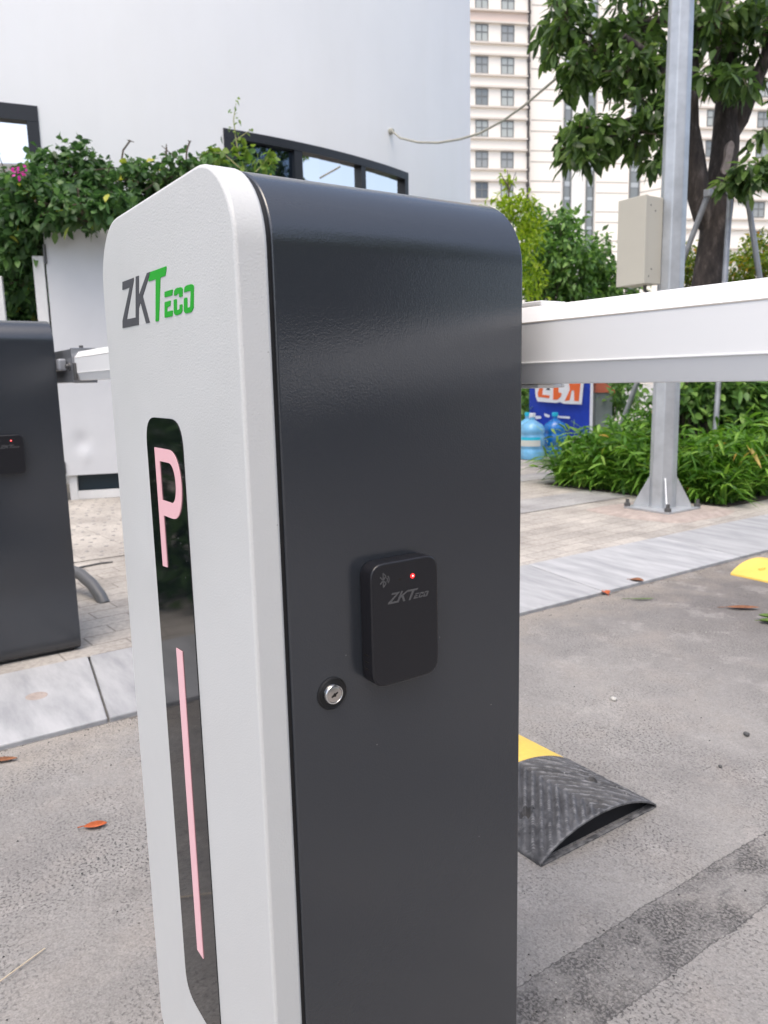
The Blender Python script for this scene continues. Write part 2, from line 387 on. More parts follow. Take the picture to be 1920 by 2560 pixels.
M_pale = mat('peeled_bark', (0.33, 0.27, 0.24), 0.9, var=(20, 0.7, 1.2))
M_collar = mat('grey_brown_strap', (0.34, 0.31, 0.29), 0.7, var=(20, 0.8, 1.15))
M_twig = mat('brown_twig', (0.10, 0.075, 0.055), 0.9)
M_twigl = mat('pale_green_stem', (0.30, 0.30, 0.12), 0.7)
M_mortar = mat('brown_concrete_pad', (0.38, 0.32, 0.285), 0.95, var=(20, 0.75, 1.15), bump=(70, 0.6, 0.006))
M_cream = mat('cream_cladding', (0.90, 0.835, 0.745), 0.8, var=(0.08, 0.97, 1.02))
M_peach = mat('peach_spandrel', (0.70, 0.57, 0.49), 0.8)
M_creamw = mat('pale_cream_panel', (0.85, 0.825, 0.775), 0.8)
M_groove = mat('recessed_joint', (0.50, 0.455, 0.40), 0.9)
M_ledge = mat('stone_ledge', (0.66, 0.60, 0.53), 0.8)
M_fglass = mat('flat_window_glass', (0.20, 0.215, 0.21), 0.12, spec=0.8)
M_fglass2 = mat('curtained_window_glass', (0.42, 0.44, 0.41), 0.25, spec=0.7)
M_fglass3 = mat('drawn_curtain_glass', (0.30, 0.31, 0.30), 0.2, spec=0.7)
M_fglass4 = mat('dark_room_glass', (0.09, 0.10, 0.11), 0.12, spec=0.8)
M_fframe = mat('grey_window_bars', (0.16, 0.165, 0.16), 0.5)
M_drain = mat('brown_drainpipe', (0.045, 0.04, 0.04), 0.6)
M_spand = mat('glass_spandrel', (0.42, 0.45, 0.46), 0.3)
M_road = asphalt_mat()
M_pave = paver_mat('cream_pavers', (0.47, 0.444, 0.41), (0.39, 0.37, 0.345), (0.27, 0.25, 0.23))
M_band = paver_mat('grey_pavers', (0.40, 0.40, 0.40), (0.35, 0.35, 0.355), (0.27, 0.26, 0.25), 0.4, 0.2)
M_dot = paver_mat('tactile_pavers', (0.48, 0.455, 0.42), (0.45, 0.425, 0.395), (0.34, 0.315, 0.29), 0.3, 0.3, 0.0)
M_dots = mat('grey_tactile_stud', (0.30, 0.285, 0.27), 0.9)
M_kerb = granite_mat()
M_gnd = mat('pale_far_ground', (0.36, 0.35, 0.33), 0.95, var=(0.6, 0.8, 1.1))
M_lt = leafmat('tree_leaf', [(0, (0.039, 0.075, 0.021)), (0.5, (0.073, 0.130, 0.034)), (0.85, (0.130, 0.215, 0.055)), (1, (0.182, 0.260, 0.075))], 0.42, 0.34)
M_lb = leafmat('climber_leaf', [(0, (0.033, 0.073, 0.025)), (0.6, (0.065, 0.138, 0.043)), (0.985, (0.119, 0.219, 0.062)), (1, (0.525, 0.500, 0.062))], 0.46, 0.32)
M_lbl = leafmat('young_climber_leaf', [(0, (0.10, 0.19, 0.03)), (1, (0.20, 0.28, 0.05))], 0.45, 0.35)
M_flower = leafmat('magenta_bract', [(0, (0.62, 0.03, 0.36)), (1, (0.80, 0.10, 0.52))], 0.6, 0.3)
M_lg = leafmat('strap_leaf', [(0, (0.051, 0.127, 0.021)), (0.45, (0.101, 0.229, 0.030)), (0.9, (0.212, 0.381, 0.060)), (0.985, (0.287, 0.439, 0.085)), (1, (0.642, 0.372, 0.101))], 0.42, 0.3)
M_ld = leafmat('shrub_leaf', [(0, (0.057, 0.122, 0.031)), (0.6, (0.114, 0.229, 0.052)), (1, (0.237, 0.394, 0.086))], 0.5, 0.25)
M_ly = leafmat('lime_leaf', [(0, (0.156, 0.260, 0.021)), (0.6, (0.273, 0.390, 0.029)), (1, (0.416, 0.494, 0.065))], 0.5, 0.4)
M_lo = leafmat('autumn_tinted_leaf', [(0, (0.05, 0.11, 0.015)), (0.6, (0.15, 0.22, 0.02)), (0.9, (0.26, 0.27, 0.03)), (1, (0.45, 0.20, 0.03))], 0.5, 0.35)
M_dead1 = mat('orange_dead_leaf', (0.46, 0.10, 0.025), 0.6, var=(60, 0.7, 1.2))
M_dead2 = mat('brown_dead_leaf', (0.26, 0.105, 0.045), 0.65, var=(60, 0.6, 1.3))
M_dead3 = mat('faded_green_leaf', (0.10, 0.17, 0.03), 0.6, var=(60, 0.7, 1.3))
M_straw = mat('dry_straw', (0.55, 0.46, 0.34), 0.7)
M_peb = mat('dark_pebble', (0.075, 0.075, 0.075), 0.8, var=(60, 0.7, 1.3))
M_pebl = mat('pale_pebble', (0.50, 0.49, 0.46), 0.8, var=(60, 0.8, 1.1))



def speckle(m, scale, keep, size, c, amt=0.6):      # settled dust specks on a glossy surface
    N, L = m.node_tree.nodes, m.node_tree.links; p = N['Principled BSDF']; tc = N.new('ShaderNodeTexCoord')
    v = N.new('ShaderNodeTexVoronoi'); v.inputs['Scale'].default_value = scale; L.new(tc.outputs['Object'], v.inputs['Vector'])
    a = N.new('ShaderNodeMath'); a.operation = 'LESS_THAN'; a.inputs[1].default_value = size; L.new(v.outputs['Distance'], a.inputs[0])
    sp = N.new('ShaderNodeSeparateColor'); L.new(v.outputs['Color'], sp.inputs[0])
    b = N.new('ShaderNodeMath'); b.operation = 'GREATER_THAN'; b.inputs[1].default_value = keep; L.new(sp.outputs[0], b.inputs[0])
    k = N.new('ShaderNodeMath'); k.operation = 'MULTIPLY'; L.new(a.outputs[0], k.inputs[0]); L.new(b.outputs[0], k.inputs[1])
    k2 = N.new('ShaderNodeMath'); k2.operation = 'MULTIPLY'; k2.inputs[1].default_value = amt; L.new(k.outputs[0], k2.inputs[0])
    x = N.new('ShaderNodeMix'); x.data_type = 'RGBA'; bc = p.inputs['Base Color']
    if bc.links: L.new(bc.links[0].from_socket, x.inputs[6])
    else: x.inputs[6].default_value = bc.default_value
    x.inputs[7].default_value = (*c, 1); L.new(k2.outputs[0], x.inputs[0]); L.new(x.outputs[2], bc)
    # faint wiped-dust film changes the gloss a little
    n = N.new('ShaderNodeTexNoise'); n.inputs['Scale'].default_value = 5; n.inputs['Detail'].default_value = 6; L.new(tc.outputs['Object'], n.inputs['Vector'])
    mr = N.new('ShaderNodeMapRange'); r0 = p.inputs['Roughness'].default_value
    mr.inputs['From Min'].default_value = 0.35; mr.inputs['From Max'].default_value = 0.7; mr.inputs['To Min'].default_value = r0 * 0.85; mr.inputs['To Max'].default_value = r0 * 1.8
    L.new(n.outputs[0], mr.inputs['Value']); L.new(mr.outputs[0], p.inputs['Roughness'])


speckle(M_strip, 130, 0.86, 0.10, (0.30, 0.29, 0.28))
speckle(M_dark, 40, 0.985, 0.03, (0.26, 0.26, 0.26), 0.4)
speckle(M_white, 60, 0.97, 0.045, (0.16, 0.15, 0.14), 0.5)


# rain weathering: faint vertical streaks on the rendered wall
_N, _L = M_wall.node_tree.nodes, M_wall.node_tree.links; _p = _N['Principled BSDF']
_tc = _N.new('ShaderNodeTexCoord'); _mp = _N.new('ShaderNodeMapping'); _mp.inputs['Scale'].default_value = (1.6, 1.6, 0.25); _L.new(_tc.outputs['Object'], _mp.inputs[0])
_n = _N.new('ShaderNodeTexNoise'); _n.inputs['Scale'].default_value = 1.5; _n.inputs['Detail'].default_value = 7; _n.inputs['Roughness'].default_value = 0.6; _L.new(_mp.outputs[0], _n.inputs['Vector'])
_r = _N.new('ShaderNodeValToRGB'); _r.color_ramp.elements[0].position = 0.35; _r.color_ramp.elements[1].position = 0.55; _r.color_ramp.elements[0].color = (0.985, 0.983, 0.977, 1); _r.color_ramp.elements[1].color = (1, 1, 1, 1); _L.new(_n.outputs[0], _r.inputs[0])
_x = _N.new('ShaderNodeMix'); _x.data_type = 'RGBA'; _x.blend_type = 'MULTIPLY'; _x.inputs[0].default_value = 1
_L.new(_p.inputs['Base Color'].links[0].from_socket, _x.inputs[6]); _L.new(_r.outputs[0], _x.inputs[7]); _L.new(_x.outputs[2], _p.inputs['Base Color'])

# ------------------------------------------------------------------ setting
mb = MB(); mb.add([(-1500, -1500, -0.03), (1500, -1500, -0.03), (1500, 1500, -0.03), (-1500, 1500, -0.03)], [(0, 1, 2, 3)])
tag(mb.build('ground', M_gnd, fix=False), kind='structure')
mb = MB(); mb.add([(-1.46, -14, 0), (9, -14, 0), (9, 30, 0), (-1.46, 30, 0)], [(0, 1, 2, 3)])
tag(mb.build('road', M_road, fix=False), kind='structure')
mb = MB(); mb.add([(-16, -14, 0.012), (-2.015, -14, 0.012), (-2.015, 22, 0.012), (-16, 22, 0.012)], [(0, 1, 2, 3)])
tag(mb.build('pavement', M_pave, fix=False), kind='structure')
mb = MB()
for x0, x1, y0, y1 in ((-3.5, -3.08, 2.05, 4.53), (-4.6, -4.25, 2.6, 6.2)):
    mb.add([(x0, y0, 0.016), (x1, y0, 0.016), (x1, y1, 0.016), (x0, y1, 0.016)], [(0, 1, 2, 3)])
tag(mb.build('paving_band', M_band, fix=False), kind='structure')
mb = MB()
mb.add([(-5.95, 0.1, 0.016), (-3.55, 0.1, 0.016), (-3.55, 1.55, 0.016), (-5.95, 1.9, 0.016)], [(0, 1, 2, 3)], 0)
for i in range(18):
    for j in range(15):
        x = -5.8 + 0.128 * i + 0.02 * rng.normal(); y = 0.15 + 0.095 * j + (0.048 if i % 2 else 0) + 0.012 * rng.normal()
        mb.lathe([(0.014, 0.0), (0.011, 0.003), (0.004, 0.004)], (x, y, 0.0165), (0, 0, 1), 8, 1)
tag(mb.build('tactile_paving', [M_dot, M_dots], fix=False), kind='structure')

mb = MB()
js = [0.27 + 1.04 * k for k in range(-13, 26)]
for a, b in zip(js[:-1], js[1:]):
    g = 0.0032; s = 0.06        # joints run slightly askew
    v = [(-1.475, a + g - s, -0.1), (-1.475, b - g - s, -0.1), (-2.012, b - g + 0.02, -0.1), (-2.012, a + g + 0.02, -0.1),
         (-1.475, a + g - s, 0.010), (-1.475, b - g - s, 0.010), (-2.012, b - g + 0.02, 0.017), (-2.012, a + g + 0.02, 0.017)]
    mb.add(v, [(0, 3, 2, 1), (4, 5, 6, 7), (0, 1, 5, 4), (1, 2, 6, 5), (2, 3, 7, 6), (3, 0, 4, 7)])
kerb = tag(mb.build('kerb', M_kerb, bevel=0.004), kind='structure')
mb = MB(); mb.box(-2.03, -1.47, -14, 27, -0.12, -0.004)
tag(mb.build('kerb_bedding', M_bedding), kind='structure')
mb = MB(); mb.lathe([(0.031, 0), (0.031, 0.0035), (0.029, 0.004)], (-1.757, 0.076, 0.0105), (0.008, 0, 1), 28)
plug = mb.build('plug', M_mortar, kerb, smooth=40)

# ------------------------------------------------------------------ barrier gates
GA, GT, GD, GR, GZ = 0.4225, 0.0321, 0.3482, 0.081, 1.126


def profile(a, z1, r, z0=0.0, inset=0.0, n=14, br=0.0):
    p = []
    x0, x1 = -a + inset, -inset; zt = z1 - inset; r = r - inset
    for k in range(n + 1):
        t = math.pi / 2 * k / n; p.append((x1 - r + r * math.cos(t), zt - r + r * math.sin(t)))
    for k in range(n + 1):
        t = math.pi / 2 * k / n; p.append((x0 + r - r * math.sin(t), zt - r + r * math.cos(t)))
    if br:
        for k in range(7):
            t = math.pi / 2 * k / 6; p.append((x0 + br - br * math.cos(t), z0 + br - br * math.sin(t)))
        for k in range(7):
            t = math.pi / 2 * k / 6; p.append((x1 - br + br * math.sin(t), z0 + br - br * math.cos(t)))
    else: p += [(x0, z0), (x1, z0)]
    return p


def smooth_poly(pts, r=0.0, n=5):   # round every corner of a 2-D polygon
    out = []; k = len(pts)
    for i in range(k):
        a, b, c = map(np.array, (pts[i - 1], pts[i], pts[(i + 1) % k]))
        u = a - b; v = c - b; lu, lv = np.linalg.norm(u), np.linalg.norm(v); d = min(r, lu * 0.45, lv * 0.45)
        p, q = b + u / lu * d, b + v / lv * d
        for j in range(n + 1):
            t = j / n; out.append(tuple((1 - t) ** 2 * p + 2 * t * (1 - t) * b + t * t * q))
    return out


XZ = lambda p, y: (p[0], y, p[1])
# lettering outlines, unit square: x 0..1 over the whole word, z 0..1 over the tall letters
L_Z = [(0.057, 1.007), (0.242, 1.002), (0.239, 0.949), (0.080, 0.185), (0.229, 0.176), (0.229, 0.179), (0.279, 0.232), (0.267, 0.009), (-0.001, 0.016), (0.008, 0.176), (0.169, 0.839), (0.046, 0.839)]
L_K = [(0.275, 1.008), (0.322, 1.003), (0.300, 0.600), (0.444, 0.992), (0.494, 0.991), (0.359, 0.570), (0.435, 0.006), (0.380, 0.004), (0.320, 0.460), (0.286, 0.351), (0.280, 0.235), (0.229, 0.182)]
L_T = [(0.492, 0.987), (0.711, 0.979), (0.708, 0.931), (0.690, 0.812), (0.623, 0.811), (0.563, -0.006), (0.518, -0.005), (0.560, 0.811), (0.456, 0.818)]
L_E1 = [(0.666, 0.517), (0.771, 0.519), (0.759, 0.412), (0.661, 0.413)]
L_E2 = [(0.657, 0.323), (0.735, 0.327), (0.727, 0.224), (0.685, 0.220), (0.681, 0.134), (0.754, 0.135), (0.746, 0.026), (0.643, 0.029)]
L_C1 = [(0.780, 0.391), (0.787, 0.482), (0.815, 0.518), (0.870, 0.512), (0.889, 0.475), (0.880, 0.335), (0.840, 0.337), (0.846, 0.407), (0.817, 0.407), (0.814, 0.390)]
L_C2 = [(0.774, 0.322), (0.810, 0.323), (0.803, 0.116), (0.837, 0.122), (0.840, 0.200), (0.873, 0.202), (0.868, 0.072), (0.842, 0.033), (0.790, 0.025), (0.765, 0.072)]
L_O = [(0.900, 0.400), (0.912, 0.490), (0.939, 0.511), (0.995, 0.505), (1.015, 0.468), (0.998, 0.085), (0.971, 0.020), (0.905, 0.017), (0.886, 0.066), (0.896, 0.296), (0.934, 0.299), (0.928, 0.111), (0.961, 0.116), (0.979, 0.394), (0.956, 0.401)]
L_ECO = [L_E1, L_E2, L_C1, L_C2, L_O]


def gate_body(root):
    """cabinet: front panel, charcoal body, gasket, light strip, lettering, lock, card reader"""
    mb = MB(); mb.prism(profile(GA, GZ, GR, -0.055, br=0.03), XZ, 0.0, GT)
    fp = mb.build('front_panel', M_white, root, bevel=0.0035, smooth=30, seg=3)
    mb = MB(); mb.prism(profile(GA, GZ, GR, -0.055, 0.0035, br=0.034), XZ, GT, GT + 0.0042)
    mb.build('gasket', M_seal, root, smooth=30)
    mb = MB(); mb.prism(profile(GA, GZ - 0.001, GR, -0.055, 0.0006, br=0.032), XZ, GT + 0.0042, GD)
    mb.build('body', M_dark, root, bevel=0.0022, smooth=30, seg=3)
    mb = MB(); mb.box(-GA + 0.02, -0.02, 0.03, GD - 0.02, -0.0592, -0.02)
    mb.build('base_plate', M_seal, root)
    # light strip
    mb = MB(); mb.prism(smooth_poly([(-0.281, 0.107), (-0.1595, 0.107), (-0.1595, 0.887), (-0.281, 0.887)], 0.034, 8), XZ, -0.0012, 0.002)
    st = mb.build('light_strip', M_strip, root, smooth=30)
    zz = 0.099
    outer = [(-0.251, 0.753), (-0.207, 0.753)] + [(-0.207 + 0.038 * math.sin(t), 0.7135 + 0.0395 * math.cos(t)) for t in np.linspace(0.25, math.pi - 0.2, 14)] + [(-0.207, 0.674), (-0.2355, 0.674), (-0.2355, 0.610), (-0.251, 0.610)]
    inner = [(-0.2365, 0.692), (-0.206, 0.692)] + [(-0.206 + 0.021 * math.sin(t), 0.715 + 0.023 * math.cos(t)) for t in np.linspace(math.pi - 0.2, 0.2, 12)] + [(-0.206, 0.738), (-0.2365, 0.738)]
    # letter P as a band of quads round the bowl plus its stem
    mb = MB()
    pb = lambda x, z: (x, z + zz)
    mb.prism([pb(*q) for q in [(-0.251, 0.753), (-0.251, 0.610), (-0.2355, 0.611), (-0.2355, 0.674), (-0.2365, 0.692), (-0.2365, 0.738), (-0.2365, 0.753)]], XZ, -0.0022, -0.0013)
    n = 22; th = np.linspace(0, math.pi, n)
    oc = [(-0.2365, 0.753)] + [(-0.2065 + 0.0375 * math.sin(t) ** 0.8, 0.7135 + 0.0395 * math.cos(t)) for t in th] + [(-0.2365, 0.674)]
    ic = [(-0.2365, 0.738)] + [(-0.2065 + 0.0205 * math.sin(t) ** 0.8, 0.715 + 0.023 * math.cos(t)) for t in th] + [(-0.2365, 0.692)]
    for i in range(len(oc) - 1):
        mb.prism([pb(*oc[i]), pb(*oc[i + 1]), pb(*ic[i + 1]), pb(*ic[i])], XZ, -0.0022, -0.0013)
    mb.build('lit_letter', M_pink, st)
    mb = MB(); mb.prism([(-0.2235, 0.613), (-0.2035, 0.614), (-0.2035, 0.207), (-0.2235, 0.207)], XZ, -0.0022, -0.0013)
    mb.build('light_bar', M_pink, st)
    # brand lettering on the front panel
    lx, lz, lw, lh = -0.346, 0.895 + zz, 0.242, 0.0545
    f = lambda q: (lx + q[0] * lw, lz + q[1] * lh)
    mb = MB()
    for l in (L_Z, L_K): mb.prism([f(q) for q in l], XZ, -0.0006, 0.001, 0)
    mb.prism([f(q) for q in smooth_poly(L_T, 0.012, 3)], XZ, -0.0006, 0.001, 1)
    for l in L_ECO: mb.prism([f(q) for q in smooth_poly(l, 0.012, 3)], XZ, -0.0006, 0.001, 1)
    mb.build('lettering', [M_logo_g, M_logo_v], fp)
    # lock
    c = np.array([0.0, 0.082, 0.5095 + zz])
    mb = MB(); mb.lathe([(0.0172, -0.001), (0.0172, 0.0004), (0.0160, 0.0012), (0.0150, 0.0004), (0.0108, 0.0003)], c, (1, 0, 0), 40)
    lk = mb.build('lock', M_seal, root, smooth=35)
    cc = c + np.array([0, -0.0015, 0.0015])
    mb = MB(); mb.lathe([(0.0106, 0.0), (0.0106, 0.0062), (0.0098, 0.0075), (0.0086, 0.0078), (0.0082, 0.0072), (0.0082, 0.0070)], cc, (1, 0, 0), 40)
    mb.build('lock_barrel', M_chrome, lk, smooth=35)
    mb = MB(); mb.lathe([(0.0080, 0.0068), (0.0080, 0.0074), (0.0077, 0.0076)], cc, (1, 0, 0), 36)
    mb.build('key_face', M_brush, lk, smooth=35)
    mb = MB()
    sl_ = lambda u, v: (u * math.cos(0.5) - v * math.sin(0.5), u * math.sin(0.5) + v * math.cos(0.5))
    kp = [sl_(u * 0.0042, v * 0.0042) for u, v in [(-1, -0.2), (-0.35, -0.3), (-0.2, -0.55), (0.2, -0.55), (0.35, -0.25), (1, -0.2), (1, 0.15), (0.4, 0.2), (0.1, 0.45), (-0.3, 0.25), (-1, 0.2)]]
    mb.prism([(cc[1] + u, cc[2] + v) for u, v in kp], lambda p, x: (x, p[0], p[1]), 0.0077, 0.0079)
    mb.build('keyhole', M_hole, lk)
    # card reader
    yc, zc, hw, hh, th_ = 0.162, 0.6755, 0.0428, 0.0655, 0.021

    def rr(hw, hh, r):
        return smooth_poly([(yc - hw, zc - hh), (yc + hw, zc - hh), (yc + hw, zc + hh), (yc - hw, zc + hh)], r, 8)
    YZ = lambda p, x: (x, p[0], p[1])
    mb = MB(); mb.prism(rr(hw, hh, 0.017), YZ, 0.0003, th_)
    rd = mb.build('card_reader', M_reader, root, bevel=0.002, smooth=30, seg=3)
    lx2, lz2, lw2, lh2 = 0.139, 0.598 + zz, 0.051, 0.0112
    f2 = lambda q: (lx2 + q[0] * lw2 + q[1] * 0.003, lz2 + q[1] * lh2)
    mb = MB()
    for l in [L_Z, L_K, L_T] + L_ECO: mb.prism([f2(q) for q in l], YZ, th_ - 0.0002, th_ + 0.0003)
    # wireless rune: spine, two crossing strokes, two arcs
    bc = np.array([0.1340, 0.7235]); hb = 0.0075; wb = 0.0036

    def stroke(a, b, t=0.0011):
        a, b = np.array(a), np.array(b); d = (b - a) / np.linalg.norm(b - a); nn = np.array([-d[1], d[0]]) * t / 2
        mb.prism([a + nn, b + nn, b - nn, a - nn], YZ, th_ - 0.0002, th_ + 0.0003)
    P = lambda u, v: bc + np.array([u * wb, v * hb])
    for a, b in (((0, -1), (0, 1)), ((-1, -0.5), (1, 0.5)), ((1, 0.5), (0, 1)), ((-1, 0.5), (1, -0.5)), ((1, -0.5), (0, -1))): stroke(P(*a), P(*b))
    for rr_ in (0.0030, 0.0052):
        arc = [bc + np.array([0.0022 + rr_ * math.cos(t), rr_ * math.sin(t)]) for t in np.linspace(-0.8, 0.8, 6)]
        for a, b in zip(arc[:-1], arc[1:]): stroke(a, b, 0.0010)
    mb.build('lettering', M_print, rd)
    mb = MB(); mb.lathe([(0.0026, 0), (0.0026, 0.0004), (0.0017, 0.001)], (th_, 0.171, 0.7222), (1, 0, 0), 16); mb.lathe([(0.0009, 0.0009), (0.0008, 0.0013)], (th_, 0.1708, 0.7226), (1, 0, 0), 10, 1)
    mb.build('indicator_light', [M_led, M_ledw], rd, smooth=40)
    mb = MB(); mb.lathe([(0.0017, 0), (0.0016, 0.0002)], (th_, 0.155, 0.7212), (1, 0, 0), 14)
    mb.build('sensor_hole', M_hole, rd)
    mb = MB()
    for k in range(3):
        z = 0.628 + 0.0075 * k; mb.box(0.005, 0.0125, yc - hw - 0.0003, yc - hw + 0.001, z, z + 0.0014)
    mb.build('side_slots', M_hole, rd)
    return root


def octo(y0, z0, z1, dep=0.052, ch=0.0):
    c0, c1 = 0.026, 0.0205
    return [(y0, z0 + c0), (y0, z1 - c1), (y0 + 0.013, z1), (y0 + dep - 0.013, z1), (y0 + dep, z1 - c1), (y0 + dep, z0 + c0), (y0 + dep - 0.009, z0), (y0 + 0.009, z0)]


def boom(root, x0, x1, y0, z0, z1):
    mb = MB(); po = octo(y0, z0, z1)
    mb.prism(po, lambda p, x: (x, p[0], p[1]), x0, x1)
    a = mb.build('boom_arm', M_arm, root, bevel=0.0012)
    mb = MB()   # cover seam and edge rib along the front of the arm
    mb.box(x0, x1, y0 - 0.0006, y0 + 0.002, z1 - 0.0212, z1 - 0.0198)
    mb.build('cover_seam', M_groove, a)
    mb = MB(); mb.box(x0, x1, y0 - 0.0011, y0 + 0.002, z0 + 0.0248, z0 + 0.0268)
    mb.build('edge_rib', M_armlip, a, bevel=0.0005)
    return a


near = thing('barrier_gate', 'large barrier gate in the foreground with pale front panel, pink lit P and charcoal side', 'barrier gate', group='barrier gates across the entrance')
gate_body(near)
GS = 0.94
near.scale = (GS, GS, GS); near.location = tuple(CAM * (1 - GS))
a = boom(near, -0.34, 2.6, 0.408, 0.915, 1.010)
mb = MB(); mb.box(-0.36, -0.0455, 0.4225, 0.462, 1.0105, 1.0165); mb.box(-0.36, -0.0455, 0.420, 0.462, 0.9095, 0.9145); mb.box(-0.36, -0.0455, 0.4622, 0.468, 0.9095, 1.0165)
mb.build('arm_bracket', M_arm, near, bevel=0.0015)
mb = MB(); mb.lathe([(0.034, 0), (0.034, 0.057)], (-0.21, GD - 0.001, 0.963), (0, 1, 0), 28)
mb.build('drive_shaft', M_steel, near, smooth=40)

far = copy_tree(near)
far.scale = (0.955, 1.09, 0.955); far.location = (-2.103, -0.090, 0.012 + 0.0592 * 0.955)
tag(far, 'smaller-looking barrier gate behind the kerb at the left edge, charcoal side only', 'barrier gate')
for ch in list(far.children):
    if ch.name.startswith('card_reader'): ch.location = (0, 0.029, 0.0)
    if ch.name.startswith(('boom_arm', 'arm_bracket')):
        for g in list(ch.children): bpy.data.objects.remove(g)
        bpy.data.objects.remove(ch)
boom(far, 0.125, 1.62, 0.377, 0.917, 1.012)
mb = MB()
mb.box(-0.36, 0.122, 0.374, 0.378, 0.911, 1.022); mb.box(-0.36, 0.122, 0.3785, 0.434, 1.018, 1.022); mb.box(-0.36, 0.122, 0.3785, 0.434, 0.911, 0.915)
mb.box(0.118, 0.127, 0.369, 0.438, 0.9085, 1.0245)
br = mb.build('arm_bracket', M_steel, far, bevel=0.001)
mb = MB(); mb.box(-0.30, 0.032, 0.3495, 0.3735, 0.952, 0.992)
mb.build('clamp_block', M_galv2, br, bevel=0.006)
mb = MB()
mb.lathe([(0.014, 0), (0.014, 0.004), (0.008, 0.0045), (0.008, 0.012)], (0.068, 0.374, 0.965), (0, -1, 0), 12)
mb.build('bolt', M_bolt, br, smooth=40); mb = MB()
mb.lathe([(0.006, 0), (0.006, 0.008)], (0.122, 0.400, 1.0245), (0, 0, 1), 8)
mb.build('bolt', M_bolt, br, smooth=40)
mb = MB(); mb.box(0.128, 0.150, 0.3695, 0.3765, 0.9185, 0.975)
mb.build('end_cap', M_bolt, br, bevel=0.002)

# ------------------------------------------------------------------ cable conduit and loose wire behind the far gate
mb = MB(); pts = [(-3.05, 0.10, 0.13), (-3.02, 0.30, 0.135), (-2.95, 0.43, 0.128), (-2.86, 0.475, 0.105), (-2.78, 0.50, 0.072), (-2.71, 0.515, 0.03), (-2.68, 0.52, 0.0)]
mb.tube(pts, 0.026, 14)
tag(mb.build('conduit_pipe', M_pipe, smooth=50), 'thick grey conduit pipe bending down into the pavers behind the far gate', 'pipe')
mb = MB(); mb.tube([(-3.3, 0.30, 0.017), (-3.37, 0.50, 0.018), (-3.40, 0.60, 0.018), (-3.43, 0.70, 0.017), (-3.42, 0.76, 0.016)], 0.005, 6)
tag(mb.build('loose_wire', M_thin, smooth=60), 'thin dark wire lying on the cream pavers above the conduit', 'wire')

# ------------------------------------------------------------------ speed humps


def hump_module(name, L, parent, m, x0, chev=True, W=0.35, H=0.054, holes=(0.22,)):
    """rubber module running from x0 to x0+L, arched across Y, chevron ribs moulded in"""
    nx, ny = int(L / 0.0042), 84
    xs = np.linspace(0, L, nx); ys = np.linspace(0, W, ny)
    X, Y = np.meshgrid(xs, ys, indexing='ij')
    u = Y / W * 2 - 1
    Z = 0.007 + (H - 0.007) * np.clip(1 - np.abs(u) ** 2.1, 0, 1) ** 0.85
    ph = X - np.abs(Y - W * 0.5)
    rib = np.clip(np.sin(ph / 0.0235 * 2 * math.pi) * 2.0, -1, 1)
    edge = np.clip((W / 2 - np.abs(Y - W / 2)) / 0.02, 0, 1) * np.clip(np.minimum(X, L - X) / 0.012, 0, 1)
    Z = Z + (0.0034 * rib if chev else 0.0004 * rib) * edge
    Z += 0.0006 * rng.normal(size=Z.shape) * edge
    for hx in holes:
        for hy in (0.068, W - 0.084):
            d = np.hypot((X - hx) / 0.75, (Y - hy))
            Z = np.where(d < 0.014, np.maximum(Z - 0.03, 0.004), Z)
    v = np.stack([X + x0, Y, Z], -1).reshape(-1, 3)
    idx = np.arange(nx * ny).reshape(nx, ny)
    f = np.stack([idx[:-1, :-1], idx[1:, :-1], idx[1:, 1:], idx[:-1, 1:]], -1).reshape(-1, 4)
    mb = MB(); mb.add(v, [tuple(q) for q in f])
    b = [tuple(v[idx[0, j]] * np.array([1, 1, 0])) for j in range(ny)]; e = [tuple(v[idx[-1, j]] * np.array([1, 1, 0])) for j in range(ny)]
    k = len(mb.v); mb.v += b + e; nvert = k
    # long edges down to the road
    lo = len(mb.v); mb.v += [(x + x0, 0, 0) for x in xs] + [(x + x0, W, 0) for x in xs]
    for i in range(nx - 1):
        mb.f.append((idx[i, 0], idx[i + 1, 0], lo + i + 1, lo + i)); mb.m.append(0)
        mb.f.append((idx[i, -1], idx[i + 1, -1], lo + nx + i + 1, lo + nx + i)); mb.m.append(0)
    # hollow ends: lip plus recessed web, coloured dark for the shade inside
    for i, base, sgn in ((0, nvert, 1), (-1, nvert + ny, -1)):
        inn = len(mb.v)
        for j in range(ny):
            q = v[idx[i, j]]; z = max(0.001, q[2] - 0.004); mb.v.append((q[0], min(max(q[1], 0.004), W - 0.004), z))
        deep = len(mb.v)
        for j in range(ny):
            q = mb.v[inn + j]; mb.v.append((q[0] + sgn * 0.02, q[1], q[2]))
        dlow = len(mb.v)
        for j in range(ny):
            q = mb.v[deep + j]; mb.v.append((q[0], q[1], 0.0))
        for j in range(ny - 1):
            mb.f += [(idx[i, j], idx[i, j + 1], inn + j + 1, inn + j), (inn + j, inn + j + 1, deep + j + 1, deep + j), (deep + j, deep + j + 1, dlow + j + 1, dlow + j)]
            mb.m += [0, 1, 1]
    for xe in (x0, x0 + L - 0.01): mb.box(xe + 0.0002, xe + 0.0098, 0.002, W - 0.002, 0.0003, 0.0032)
    return mb.build(name, [m, M_rubdark], parent, smooth=60, fix=True)


